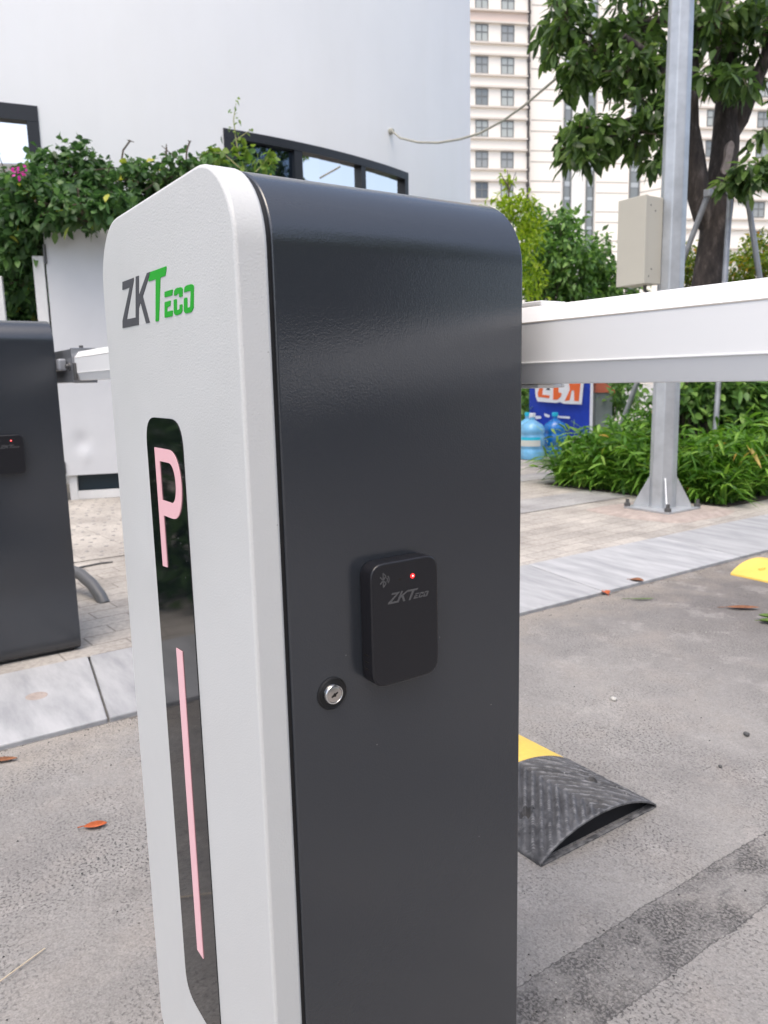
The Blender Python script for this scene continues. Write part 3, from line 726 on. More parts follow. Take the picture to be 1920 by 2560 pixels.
hp = thing('speed_hump', 'chevron ribbed speed hump beside the large gate, black rubber end nearest, yellow next', 'speed hump', (-0.295, 0.698, 0), 0, 'rubber speed humps on the road')
hump_module('black_module', 0.25, hp, M_rubber, -0.25, holes=(0.142,))
hump_module('yellow_module', 0.498, hp, M_yellow, -0.749, chev=False)
hump_module('black_module', 0.498, hp, M_rubber, -1.248)
hp2 = thing('speed_hump', 'speed hump at the right edge near the kerb, showing only its plain yellow end', 'speed hump', (-1.318, 2.985, 0), R(-1.5), 'rubber speed humps on the road')
hump_module('yellow_module', 0.498, hp2, M_yellow, 0, chev=False, holes=(0.11,))
hump_module('black_module', 0.498, hp2, M_rubber, 0.499)
hump_module('yellow_module', 0.498, hp2, M_yellow, 0.998, chev=False)

# ------------------------------------------------------------------ lamp pole and its enclosure
PX, PY = -2.535, 4.15
pole = thing('street_pole', 'tall tapered octagonal galvanised pole bolted to the pavement', 'pole', (PX, PY, 0.012))
mb = MB()
zz_ = [0.03, 1.0, 2.5, 4.0, 6.5]; rad_ = [0.088, 0.0845, 0.078, 0.070, 0.058]
mb.tube([(0, 0, z) for z in zz_], rad_, 8, ph=R(22.5 + 8))
mb.build('shaft', M_galv, pole, bevel=0.006)
mb = MB(); s = 0.175; mb.box(-s, s, -s, s, 0.018, 0.034)
mb.build('base_plate', M_galv, pole, bevel=0.003)
for k in range(4):
    ang = R(-45 + 90 * k); d = np.array([math.cos(ang), math.sin(ang), 0]); n = np.array([-d[1], d[0], 0]) * 0.005
    mb = MB(); p2 = [(0.082, 0.034), (0.185, 0.034), (0.185, 0.05), (0.088, 0.235), (0.082, 0.235)]
    mb.prism(p2, lambda p, t: tuple(d * p[0] + n * t + np.array([0, 0, p[1]])), -1, 1)
    mb.build('gusset', M_galv, pole, bevel=0.0015)
    mb = MB(); c = d * 0.225; mb.lathe([(0.021, 0.034), (0.021, 0.056), (0.012, 0.058), (0.012, 0.082)], c, (0, 0, 1), 6)
    mb.build('bolt', M_bolt, pole)
mb = MB(); po = smooth_poly([(-0.30, -0.27), (0.02, -0.31), (0.27, -0.24), (0.30, 0.1), (0.24, 0.3), (-0.26, 0.27)], 0.06)
mb.prism(po, lambda p, z: (p[0] * (1.3 if z < 0.01 else 1.08), p[1] * (1.3 if z < 0.01 else 1.08), z), 0.0, 0.018)
mb.build('mortar_pad', M_mortar, pole, bevel=0.004)
for z in (1.62, 1.92):
    mb = MB(); r0 = 0.088; mb.lathe([(r0, 0), (r0 + 0.003, 0.002), (r0 + 0.003, 0.028), (r0, 0.03)], (0, 0, z), (0, 0, 1), 8)
bx = thing('junction_box', 'beige metal junction box strapped to the left of the galvanised pole', 'electrical box', (-2.655, 3.98, 1.486))
mb = MB(); mb.box(-0.104, 0.104, -0.060, 0.088, 0, 0.525); mb.build('enclosure', M_box, bx, bevel=0.004)
mb = MB(); mb.box(-0.107, 0.107, -0.084, -0.0605, -0.003, 0.528); mb.build('door', M_box, bx, bevel=0.004)
for (yy, z) in ((-0.035, 0.47), (0.012, 0.44), (-0.01, 0.09), (-0.035, 0.045)):
    mb = MB(); mb.lathe([(0.005, 0), (0.004, 0.003)], (0.104, yy, z), (1, 0, 0), 10); mb.build('screw', M_bolt, bx)
mb = MB(); mb.box(-0.03, 0.10, 0.0885, 0.105, 0.12, 0.15); mb.build('bracket', M_galv2, bx)
mb = MB(); mb.box(-0.03, 0.10, 0.0885, 0.105, 0.38, 0.41); mb.build('bracket', M_galv2, bx)
mb = MB(); mb.tube([(0.03, 0.03, 0.0), (0.03, 0.03, -0.03), (0.05, 0.06, -0.06), (0.09, 0.09, -0.05)], 0.012, 8); mb.build('cable_gland', M_thin, bx, smooth=50)

# ------------------------------------------------------------------ foliage tools


def unit(v):
    return v / np.maximum(np.linalg.norm(v, axis=-1, keepdims=True), 1e-9)


def add_leaves(mb, P, D, L, W, droop=0.15, m=0, detail=1, up=None):
    """pointed folded leaves at P along D (n,3); L, W scalars or (n,)"""
    n = len(P); P = np.asarray(P, float); D = unit(np.asarray(D, float)); L = np.broadcast_to(L, n)[:, None]; W = np.broadcast_to(W, n)[:, None]
    upv = np.tile([0, 0, 1.], (n, 1)) + 0.5 * rng.normal(size=(n, 3)) if up is None else up
    S = unit(np.cross(D, upv)); N = unit(np.cross(S, D))
    base = len(mb.v); dz = np.array([0, 0, -1.0])
    if detail == 1:
        prof = [(0, 0), (0.42, 1), (1, 0)]
    else:
        prof = [(0, 0), (0.25, 0.75), (0.55, 1), (0.82, 0.6), (1, 0)]
    rows = []
    for t, wv in prof:
        c = P + D * L * t + dz * L * droop * t * t
        if wv == 0: rows.append([c])
        else: rows.append([c - S * W * wv / 2 + N * W * 0.13 * wv, c, c + S * W * wv / 2 + N * W * 0.13 * wv])
    flat = [q for r_ in rows for q in r_]; k = len(flat)
    V = np.stack(flat, 1).reshape(-1, 3)
    fs = []; off = 0; offs = []
    for r_ in rows: offs.append(off); off += len(r_)
    pat = []
    for a in range(len(rows) - 1):
        A, B = rows[a], rows[a + 1]; oa, ob = offs[a], offs[a + 1]
        if len(A) == 1: pat += [(oa, ob, ob + 1), (oa, ob + 1, ob + 2)]
        elif len(B) == 1: pat += [(oa, ob, oa + 1), (oa + 1, ob, oa + 2)]
        else: pat += [(oa, ob, ob + 1, oa + 1), (oa + 1, ob + 1, ob + 2, oa + 2)]
    mb.v += [tuple(q) for q in V]
    for i in range(n):
        b = base + i * k
        mb.f += [tuple(b + j for j in p_) for p_ in pat]
    mb.m += [m] * (n * len(pat))


def blob_points(n, ells, shell=0.55, clump=None):
    """points spread through ellipsoids (centre, radii), denser towards the outside; returns P, outward"""
    vol = np.array([np.prod(e[1]) ** 0.8 for e in ells]); ch = rng.choice(len(ells), n, p=vol / vol.sum())
    C_ = np.array([e[0] for e in ells])[ch]; Rr = np.array([e[1] for e in ells])[ch]
    d = unit(rng.normal(size=(n, 3))); r_ = (shell + (1 - shell) * rng.random(n)) ** 0.7
    bump = 1 + 0.16 * np.sin(d[:, 0] * 5 + C_[:, 0] * 3) + 0.14 * np.sin(d[:, 1] * 6 + C_[:, 1]) + 0.12 * np.sin(d[:, 2] * 7)
    return C_ + d * Rr * (r_ * bump)[:, None], d


def sprays(mb, P, out, per, L, W, spread=0.9, droop=0.2, m=0, detail=1, step=0.03):
    """each point becomes a twig end carrying `per` leaves"""
    n = len(P); PP = np.repeat(P, per, 0); OO = np.repeat(out, per, 0)
    dirs = OO * 0.6 + rng.normal(size=(n * per, 3)) * spread + np.array([0, 0, -0.25])
    pos = PP + rng.normal(size=(n * per, 3)) * step
    add_leaves(mb, pos, dirs, L * (0.7 + 0.6 * rng.random(n * per)), W * (0.75 + 0.5 * rng.random(n * per)), droop, m, detail)


# ------------------------------------------------------------------ street tree in the planting bed
TD = 6.25
tw = lambda x, y, d=0.0: at(x, y, TD + d)
tb = onplane(1752, 1090, (0, 0, 0.02), np.array([0, 0, 1.]))
base = at(1745, 1100, TD); base[2] = 0.0
tree = thing('street_tree', 'dark trunked street tree with drooping leaves in the planting bed, propped by grey tubes', 'tree', tuple(base), 0, None)


def local(p, root): return np.asarray(p) - np.array(root.location)


T = lambda *a: local(tw(*a), tree)
mb = MB()
trunk_path = [np.array([0, 0, -0.05]), T(1752, 900), T(1768, 720), T(1785, 600), T(1800, 480), T(1812, 380), T(1820, 260), T(1815, 150), T(1808, 40), T(1800, -120, 0.1), T(1790, -320, 0.2)]
mb.tube(trunk_path, [0.15, 0.135, 0.125, 0.118, 0.112, 0.108, 0.098, 0.09, 0.08, 0.06, 0.03], 14)
mb.tube([T(1790, 610), T(1760, 540, -0.02), T(1745, 480, -0.05), T(1735, 400, -0.08), T(1722, 320, -0.1), T(1722, 230, -0.1), T(1730, 120, -0.1), T(1720, -20, -0.1), T(1690, -200, -0.2)], [0.05, 0.085, 0.09, 0.085, 0.078, 0.07, 0.062, 0.05, 0.025], 12)
mb.tube([T(1735, 400, -0.08), T(1715, 320, -0.12), T(1690, 240, -0.2), T(1640, 150, -0.3), T(1560, 90, -0.4)], [0.05, 0.055, 0.045, 0.035, 0.02], 10)
mb.tube([T(1830, 340), T(1852, 300, -0.05), T(1880, 225, -0.1), T(1912, 150, -0.15), T(1950, 40, -0.2)], [0.05, 0.06, 0.055, 0.05, 0.035], 10)
mb.tube([T(1815, 150), T(1780, 80, 0.1), T(1700, 40, 0.2), T(1600, 60, 0.1), T(1520, 70)], [0.05, 0.045, 0.035, 0.025, 0.012], 8)
mb.tube([T(1690, 240, -0.2), T(1600, 290, -0.35), T(1540, 310, -0.4), T(1470, 330, -0.45)], [0.025, 0.02, 0.014, 0.006], 8)
mb.tube([T(1735, 400, -0.08), T(1660, 330, -0.3), T(1570, 330, -0.4), T(1480, 350, -0.45)], [0.02, 0.02, 0.014, 0.006], 8)
tr = mb.build('trunk', M_bark, tree, smooth=60)
mb = MB(); add = T(1820, 392, -0.138)
mb.prism(smooth_poly([(-0.05, -0.10), (-0.02, -0.14), (0.02, -0.09), (0.035, 0.0), (0.05, 0.09), (0.02, 0.13), (-0.015, 0.08), (-0.02, -0.02)], 0.04), lambda p, t: tuple(add + RH * p[0] + np.array([0, 0, 1]) * p[1] + FH * t), 0.0, 0.05)
mb.build('bark_scar', M_pale, tr, smooth=60)
# crown
mb = MB(); mt = MB()


def crown(n, x, y, rx, ry, d, rd, per=7, L=0.108, W=0.047):
    n = int(n * 1.55) if y > -60 else n
    c = T(x, y, d); k = (TD + d) / FPX
    ell = [(c, np.array([1, 1, 1.]))]
    P, o = blob_points(n, ell, 0.1)
    q = P - c
    P = c + RH * (q[:, 0:1] * rx * k) + np.array([0, 0, 1]) * (q[:, 2:3] * ry * k) + FH * (q[:, 1:2] * rd)
    out = RH * o[:, 0:1] + np.array([0, 0, 1]) * (o[:, 2:3] * 0.5 - 0.35) + FH * o[:, 1:2]
    sprays(mb, P, out, per, L, W, 0.62, 0.22, 0, 2, 0.02)
    for i in range(0, n, 3):
        e = c + (P[i] - c) * 0.3
        mt.tube([e, (e + P[i]) / 2 + rng.normal(size=3) * 0.03, P[i]], [0.008, 0.006, 0.003], 5)


for a_ in ((26, 1410, 60, 70, 75, -0.1, 0.35), (46, 1500, 120, 120, 85, 0, 0.5), (40, 1600, 60, 120, 130, 0.1, 0.6), (26, 1560, 180, 95, 45, -0.2, 0.35), (13, 1440, 175, 48, 40, -0.2, 0.25), (14, 1660, 180, 50, 60, -0.3, 0.25),
           (30, 1480, 330, 75, 45, -0.4, 0.3), (28, 1590, 320, 90, 62, -0.4, 0.35), (12, 1450, 380, 35, 35, -0.4, 0.2), (8, 1600, 255, 60, 25, -0.3, 0.2), (5, 1640, 395, 30, 18, -0.4, 0.15),
           (34, 1790, 50, 95, 75, -0.3, 0.45), (34, 1890, 80, 80, 90, -0.2, 0.5), (9, 1790, 205, 45, 45, -0.45, 0.2), (10, 1850, 190, 50, 40, -0.4, 0.2), (18, 1885, 430, 55, 32, -0.6, 0.25), (6, 1840, 455, 25, 22, -0.6, 0.15), (5, 1915, 330, 30, 40, -0.5, 0.2),
           (60, 1500, -140, 220, 120, 0.1, 1.0), (70, 1780, -160, 220, 140, 0.2, 1.2), (40, 1960, -40, 120, 150, 0.2, 0.9), (40, 1650, -330, 300, 120, 0.3, 1.2), (30, 2040, 200, 90, 120, 0.1, 0.6)):
    crown(*a_)
cr = mb.build('crown', M_lt, tree, fix=False, smooth=179)
mt.build('twigs', M_twig, tr, fix=False)

# tube props round the trunk with a strap
TS = lambda x, y, d=0.0: at(x, y, TD - 0.25 + d)
props = thing('tree_prop', 'grey galvanised tube props strapped round the dark tree trunk', 'tree support', tuple(base + np.array([0, 0, 0.0])))
lp = lambda p: local(p, props)


def ground_pt(x, y): return onplane(x, y, (0, 0, 0.0), np.array([0, 0, 1.]))


for a_, b_ in ((TS(1771, 483, -0.02), ground_pt(1500, 1195) + np.array([0, 0, 0.0])), (TS(1826, 480, -0.05), ground_pt(1778, 1238)), (TS(1868, 488, 0.0), at(1985, 1130, 6.3))):
    mb = MB(); b_ = np.array(b_); b_[2] = -0.03
    mb.tube([lp(a_), lp(b_)], 0.0215, 12); mb.build('tube_leg', M_galv2, props, smooth=50)
mb = MB()
tc_ = lp(tw(1800, 480)); rr0 = 0.135
ring = [tc_ + np.array([math.cos(t) * rr0, math.sin(t) * rr0, 0.0]) for t in np.linspace(0, 2 * math.pi, 25)]
for i in range(24):
    p, q = ring[i], ring[i + 1]; o_ = unit((p + q) / 2 - tc_)
    mb.add([p - [0, 0, .022], q - [0, 0, .022], q + [0, 0, .022], p + [0, 0, .022], p + o_ * .012 - [0, 0, .022], q + o_ * .012 - [0, 0, .022], q + o_ * .012 + [0, 0, .022], p + o_ * .012 + [0, 0, .022]],
           [(0, 1, 2, 3), (4, 7, 6, 5), (0, 4, 5, 1), (3, 2, 6, 7)])
mb.build('strap', M_collar, props, smooth=40)
for x, y, d in ((1771, 483, -0.03), (1870, 485, 0.0), (1828, 476, -0.07)):
    mb = MB(); c = lp(TS(x, y, d)); mb.box(c[0] - .028, c[0] + .028, c[1] - .028, c[1] + .028, c[2] - .028, c[2] + .03); mb.build('clamp', M_galv2, props, bevel=0.008)

# ------------------------------------------------------------------ planting bed
mb = MB(); mb.prism([(-4.0, 4.56), (-2.34, 4.60), (-2.345, 12), (-4.6, 12)], lambda p, z: (p[0], p[1], z), -0.05, 0.018)
tag(mb.build('planting_bed', M_soil), kind='structure')
mb = MB()
n = 640
bx_ = np.empty((n, 2)); i = 0
while i < n:
    y = 4.66 + 3.3 * rng.random() ** 1.7; x = -3.93 + (3.93 - 2.42) * rng.random()
    if y < 4.6: continue
    bx_[i] = (x, y); i += 1


def strap(mb, p, ang, L, W, lift, curl, m=0):
    d = np.array([math.cos(ang), math.sin(ang), 0]); s_ = np.array([-d[1], d[0], 0])
    pts = []; k = 5
    for j in range(k + 1):
        t = j / k
        r_ = L * (0.55 * t * math.cos(lift) + curl * 0.45 * t * t); z = L * (math.sin(lift) * t - curl * 0.62 * t ** 2.6)
        pts.append((p + d * r_ + np.array([0, 0, max(z, 0.0)]), W * (0.55 + 0.9 * t) * (1 - t ** 3) * 0.9 + 0.001))
    vs_ = []
    for c, wd in pts: vs_ += [c - s_ * wd / 2 + [0, 0, wd * .2], c, c + s_ * wd / 2 + [0, 0, wd * .2]]
    fs_ = []
    for j in range(k): b = j * 3; fs_ += [(b, b + 3, b + 4, b + 1), (b + 1, b + 4, b + 5, b + 2)]
    mb.add(vs_, fs_, m)


for (x, y) in bx_:
    tall = 0.30 + 0.22 * min(1, (y - 4.6) / 0.9) + 0.12 * rng.random()
    nb = rng.integers(7, 12)
    for k in range(nb):
        strap(mb, np.array([x, y, 0.015]) + np.append(rng.normal(size=2) * 0.03, 0), rng.random() * 6.28, tall * (0.75 + 0.6 * rng.random()), 0.018 + 0.016 * rng.random(), R(48 + 38 * rng.random()), 0.35 + 0.5 * rng.random())
    # leafy side shoots give the thicket its fine texture
    nl = 14
    P = np.array([x, y, 0.02]) + np.stack([rng.normal(size=nl) * 0.09, rng.normal(size=nl) * 0.09, tall * (0.3 + 0.75 * rng.random(nl))], -1)
    add_leaves(mb, P, np.stack([rng.normal(size=nl), rng.normal(size=nl), 0.35 + 0.5 * rng.normal(size=nl)], -1), 0.10 + 0.09 * rng.random(nl), 0.018 + 0.014 * rng.random(nl), 0.35, 0, 2)
for k in range(170):     # edge plants lean over the paving
    x, y = (-3.95 + 1.55 * rng.random(), 4.62 + 0.12 * rng.random()) if rng.random() < 0.8 else (-2.42 - 0.08 * rng.random(), 4.7 + 3 * rng.random())
    for j in range(6): strap(mb, np.array([x, y, 0.02]), rng.random() * 6.28, 0.24 + 0.16 * rng.random(), 0.02 + 0.015 * rng.random(), R(30 + 45 * rng.random()), 0.5 + 0.5 * rng.random())
for k in range(14):
    x, y = -3.96 + 0.1 * rng.random(), 4.64 + 0.5 * rng.random()
    for j in range(6): strap(mb, np.array([x, y, 0.02]), R(180 + 120 * (rng.random() - 0.5)), 0.38 + 0.2 * rng.random(), 0.018 + 0.01 * rng.random(), R(45 + 35 * rng.random()), 0.6 + 0.4 * rng.random())
gc = mb.build('ground_cover_plants', M_lg, fix=False, smooth=179); tag(gc, 'dense knee-high planting of arching narrow green leaves round the pole and tree', 'ground cover', kind='stuff')

# ------------------------------------------------------------------ shrubs standing further back


def shrub(name, label, cat, D, ells, n, per, L, W, m, stems=4, group=None, det=1, top=None, nst=14):
    cs = [at(x, y, D + dd) for x, y, rx, ry, dd, rd in ells]
    b0 = np.mean([c for c in cs], 0); root = thing(name, label, cat, (b0[0], b0[1], 0), 0, group)
    mb = MB(); mk = MB(); k = D / FPX
    tot = sum(e[2] * e[3] for e in ells)
    for c, e in zip(cs, ells):
        nn = max(4, int(n * e[2] * e[3] / tot)); c = local(c, root)
        P, o = blob_points(nn, [(np.zeros(3), np.ones(3))], 0.25)
        P = c + RH * (P[:, 0:1] * e[2] * k) + np.array([0, 0, 1]) * (P[:, 2:3] * e[3] * k) + FH * (P[:, 1:2] * e[5])
        out = RH * o[:, 0:1] + np.array([0, 0, 1]) * (o[:, 2:3] * 0.8 + 0.1) + FH * o[:, 1:2]
        sprays(mb, P, out, per, L, W, 0.8, 0.2, 0, det, L * 0.5)
        for i in (range(0, nn, max(1, nn // nst)) if nst else ()):
            mk.tube([c * np.array([0.6, 0.6, 0]), c * np.array([0.9, 0.9, 0.55]) + rng.normal(size=3) * 0.05, P[i]], [0.010, 0.007, 0.003], 5)
    if top:
        for pts in top:
            pp = [local(at(x, y, D), root) for x, y in pts]; mk.tube(pp, [0.008] * (len(pp) - 1) + [0.003], 5)
    mb.build('foliage', m, root, fix=False, smooth=179); mk.build('stems', M_twig, root, fix=False)
    return root


shrub('green_shrub', 'big dark green leafy shrub behind the boom arm, below the cream tower', 'shrub', 10.5, [(1400, 640, 100, 95, 0, 0.7), (1460, 690, 85, 80, -0.1, 0.7), (1350, 690, 75, 110, 0.1, 0.6), (1330, 560, 40, 40, 0.1, 0.3), (1395, 570, 50, 38, 0, 0.4), (1420, 820, 130, 90, 0.1, 0.8), (1500, 650, 38, 50, 0, 0.4), (1540, 720, 60, 70, 0.1, 0.5)],
      900, 9, 0.11, 0.05, M_ld)
shrub('lime_shrub', 'lime green young shrub with a wispy top peeping over the large gate', 'shrub', 7.6, [(1300, 520, 40, 38, 0, 0.2), (1262, 510, 34, 30, 0, 0.2), (1322, 575, 34, 42, 0, 0.2), (1330, 705, 32, 46, 0, 0.2), (1300, 630, 38, 50, 0, 0.2), (1270, 455, 9, 24, 0, 0.06)],
      215, 7, 0.065, 0.028, M_ly, nst=0, top=[[(1275, 560), (1272, 480), (1268, 425)], [(1272, 480), (1290, 430)], [(1272, 470), (1250, 432)], [(1275, 520), (1312, 470)]])
shrub('yellowing_shrub', 'yellow and orange tinted hedge shrub behind the tree props at the right edge', 'shrub', 9.5, [(1840, 675, 75, 48, 0, 0.5), (1905, 640, 60, 60, 0, 0.5), (1730, 690, 32, 60, 0.2, 0.4), (1960, 700, 80, 80, 0, 0.5), (1700, 660, 30, 60, 0.3, 0.3)], 480, 8, 0.075, 0.036, M_lo)
shrub('glossy_shrub', 'loose glossy green shrub in the bed right of the pole, under the boom', 'shrub', 6.12, [(1780, 985, 110, 55, 0, 0.13), (1890, 990, 90, 80, 0.05, 0.2), (1700, 985, 60, 40, 0.05, 0.12)], 260, 8, 0.10, 0.044, M_ld, det=2)
shrub('dark_shrub', 'dark shadowy shrub behind the blue banner', 'shrub', 9.4, [(1545, 985, 60, 40, 0, 0.4), (1310, 1000, 50, 70, 0.1, 0.4), (1420, 900, 120, 50, 0.2, 0.4)], 320, 9, 0.10, 0.046, M_ld, nst=2)

# ------------------------------------------------------------------ banner and water bottles
BP = at(1400, 1000, 8.95); bn = np.array([-0.35, 0.94, 0]); bu = unit(RH * 0.97 - FH * 0.16); bnn = unit(np.cross(bu, np.array([0, 0, 1.])))
ban = thing('banner', 'blue vinyl banner with orange and white lettering behind the water bottles', 'banner', tuple(np.array([BP[0], BP[1], 0.012])))
bk = 8.95 / FPX


def bpt(x, y, off=0.0):
    p = onplane(x, y, BP, bnn); return local(p - bnn * off * np.sign(bnn @ FH), ban)


mb = MB(); mb.obox(bpt(1323, 1092, -0.03), bpt(1479, 1092, -0.03) - bpt(1323, 1092, -0.03), FH * 0.03, bpt(1328, 800, -0.03) - bpt(1323, 1092, -0.03)); mb.build('sheet', M_blue, ban, bevel=0.004)
mb = MB(); mb.obox(bpt(1474, 1094, -0.02), bpt(1481, 1094, -0.02) - bpt(1474, 1094, -0.02), FH * 0.05, bpt(1480, 798, -0.02) - bpt(1474, 1094, -0.02)); mb.build('edge_trim', M_wprint, ban)


def bpoly(mb, pts, o0, o1, m=0):
    mb.prism(pts, lambda p, t: tuple(bpt(p[0], p[1], t)), o0, o1, m)


bz = lambda x, y: (1290 + x / 6.9125, 940 + y / 6.9125)
mb = MB()
bpoly(mb, [bz(*q) for q in [(320, 120), (340, 360), (370, 440), (690, 465), (760, 450), (830, 480), (1135, 490), (1170, 120), (1190, -260), (330, -260)]], 0.003, 0.006, 0)
for l in ([(405, -200), (560, -200), (560, -100), (470, 140), (455, 325), (580, 335), (575, 385), (385, 360), (375, 300), (420, 130)],
          [(645, 170), (735, 165), (735, 280), (790, 300), (770, 360), (715, 410), (640, 410)],
          [(645, 130), (735, 130), (735, -180), (645, -180)],
          [(915, 130), (1115, 125), (1085, 435), (1005, 430), (1000, 250), (960, 250), (925, 420), (840, 430), (930, 230)],
          [(905, 110), (930, -200), (1125, -200), (1115, 110)]):
    bpoly(mb, [bz(*q) for q in l], 0.0065, 0.009, 1)
bpoly(mb, [bz(*q) for q in [(520, 240), (555, 150), (590, 245)]], 0.0065, 0.009, 2)
for l in ([(220, 680), (320, 690), (315, 735), (225, 740)], [(330, 690), (430, 690), (440, 735), (335, 745)], [(480, 640), (590, 680), (575, 720), (500, 700)], [(655, 640), (720, 650), (740, 690), (935, 700), (930, 740), (660, 715)]):
    bpoly(mb, [bz(*q) for q in smooth_poly(l, 20)], 0.003, 0.006, 0)
mb.build('lettering', [M_wprint, M_orange, M_logo_g], ban)
mb = MB(); mb.box(-0.25, -0.21, -0.01, 0.03, 0, 1.0); 
for px in (1335, 1470):
    q = bpt(px, 1000, -0.06); mb2 = MB(); mb2.tube([(q[0], q[1], 0), (q[0], q[1], 1.35)], 0.012, 8); mb2.build('post', M_galv2, ban, smooth=50)

JP = [(0.08, 0.0), (0.128, 0.006), (0.135, 0.03), (0.135, 0.10), (0.126, 0.115), (0.126, 0.128), (0.135, 0.143), (0.135, 0.25), (0.126, 0.265), (0.126, 0.28), (0.135, 0.295), (0.134, 0.33), (0.115, 0.375), (0.06, 0.41), (0.03, 0.43), (0.028, 0.46), (0.034, 0.462), (0.034, 0.50), (0.03, 0.503)]


def jug(px, py, D, m, label, lab, sc_=1.0):
    p = ground_pt(px, py); q = CAM + (p - CAM) * (D / ((p - CAM) @ FW)); q[2] = 0.012
    r_ = thing('water_bottle', label, 'water bottle', tuple(q), 0, 'large water bottles by the banner')
    mb = MB(); mb.lathe([(a * sc_, b * sc_) for a, b in JP[:16]], (0, 0, 0), (0, 0, 1), 28); mb.build('bottle', m, r_, smooth=40)
    mb = MB(); mb.lathe([(a * sc_, b * sc_) for a, b in JP[15:]], (0, 0, 0.0005), (0, 0, 1), 20); mb.build('cap', M_wprint if lab else M_cyan, r_, smooth=40)
    if lab:
        mb = MB(); th = np.linspace(-1.9, 0.5, 13) + math.atan2(-FH[1], -FH[0]); rr_ = 0.1375 * sc_
        for z0, z1, mi in ((0.15, 0.215, 0), (0.215, 0.247, 1)):
            v = [(rr_ * math.cos(t), rr_ * math.sin(t), z * sc_) for t in th for z in (z0, z1)]
            mb.add(v, [(2 * i, 2 * i + 2, 2 * i + 3, 2 * i + 1) for i in range(12)], mi)
        mb.build('label', [M_label, M_cyan], r_, fix=False, smooth=60)
    return r_


jug(1330, 1147, 8.7, M_jug1, 'pale blue water bottle with a white and cyan label in front of the banner', True, 1.02)
jug(1386, 1143, 8.95, M_jug2, 'deep blue unlabelled water bottle standing right of the labelled one', False, 1.0)
jug(1318, 1138, 9.15, M_jug1, 'pale blue bottle mostly hidden behind the labelled bottle and the gate', False, 1.0)
# small grey cabinet standing beyond the banner
q = at(1500, 1100, 9.4); q[2] = 0.0
gb = thing('utility_cabinet', 'small grey utility cabinet standing just right of the blue banner', 'cabinet', tuple(q), math.atan2(RH[1], RH[0]))
mb = MB(); mb.box(-0.09, 0.11, -0.1, 0.25, 0, 0.72); mb.build('cabinet_body', mat('grey_green_metal', (0.26, 0.30, 0.29), 0.5), gb, bevel=0.006)
mb = MB(); mb.prism([(-0.1, 0.721), (0.12, 0.721), (0.14, 0.68), (0.14, 0.74), (0.0, 0.84), (-0.1, 0.86)], lambda p, y: (p[0], y, p[1]), -0.12, 0.27); mb.build('sloping_top', mat('red_orange_paint', (0.60, 0.16, 0.09), 0.5), gb)

# ------------------------------------------------------------------ white gate and fence under the climber
GAo = np.array([-5.907, 1.11, 0.012]); gdir = unit(np.array([0.117, 0.347, 0.0])); gnor = np.array([gdir[1], -gdir[0], 0])   # towards the road


def gp(x, y): return onplane(x, y, GAo, gnor)


gl = lambda P: np.array([(P - GAo) @ gdir, (P - GAo) @ gnor, P[2] - 0.012])
u = lambda x, y: gl(gp(x, y))[0]
zv = lambda x, y: gl(gp(x, y))[2]
grz = math.atan2(gdir[1], gdir[0])
gt = thing('metal_gate', 'white sheet metal gate with a dent and a dark opening along its foot', 'gate', tuple(GAo), grz)
uL, uS = u(176, 1252), u(190, 1240); zt = zv(190, 555); zb = zv(230, 1186); W_ = 1.25
# local frame: x along gdir, y: -gnor?  (rotate so +y points away from the road)
mb = MB()
nx, nz = 60, 70; X, Z = np.meshgrid(np.linspace(uL - 0.02, uL + W_, nx), np.linspace(zb, zt, nz), indexing='ij')
dx, dz_ = u(205, 1105), zv(205, 1105)
Yd = 0.018 * np.exp(-(((X - dx) / 0.06) ** 2 + ((Z - dz_) / 0.07) ** 2)) - 0.010 * np.exp(-(((X - dx - 0.02) / 0.05) ** 2 + ((Z - dz_ + 0.11) / 0.06) ** 2))
Yd += 0.012 * np.sin(Z * 2.1 + 0.4) * np.sin(X * 2.6)
cz = np.clip((Z - (zt - 0.12)) / 0.12, 0, 1); 
v = np.stack([X + 0.05 * (cz ** 3) * (X < uL + 0.1), Yd, Z], -1).reshape(-1, 3); idx = np.arange(nx * nz).reshape(nx, nz)
mb.add(v, [tuple(q_) for q_ in np.stack([idx[:-1, :-1], idx[1:, :-1], idx[1:, 1:], idx[:-1, 1:]], -1).reshape(-1, 4)])
b0 = len(mb.v); mb.add([(uL - 0.02, 0.03, zb), (uL + W_, 0.03, zb), (uL + W_, 0.03, zt), (uL - 0.02, 0.03, zt)], [(0, 3, 2, 1)])
mb.build('sheet_panel', M_sheet, gt, fix=False, smooth=179)
mb = MB(); zlo = zv(240, 1230)
mb.box(uL, uL + 0.06, 0.035, 0.08, 0.0, zt); mb.box(uL + 0.0605, uL + W_, 0.035, 0.08, 0.005, zlo + 0.01); mb.box(uL + W_ - 0.055, uL + W_, 0.036, 0.079, zlo + 0.0105, zt)
mb.box(uL + 0.061, uL + W_ - 0.056, 0.036, 0.079, zb + 0.02, zb + 0.07)
mb.build('frame', M_gframe, gt, bevel=0.003)
mb = MB(); mb.box(uL + 0.061, uL + W_ - 0.056, 0.09, 0.10, 0.0, zb + 0.05); mb.build('opening_backing', M_teal, gt)  # added backing; the darkness of the open foot is put into its colour
mb = MB(); mb.tube([(uL - 0.022, -0.006, zv(150, 660)), (uL - 0.022, -0.006, zv(150, 612))], 0.012, 8); mb.build('hinge', M_bolt, gt, smooth=40); mb = MB(); mb.tube([(uL - 0.022, -0.006, zv(170, 1185)), (uL - 0.022, -0.006, zv(170, 1155))], 0.012, 8); mb.build('hinge', M_bolt, gt, smooth=40)
fn = thing('panel_fence', 'white framed fence bay with greenery behind it, left of the sheet metal gate', 'fence', tuple(GAo), grz)
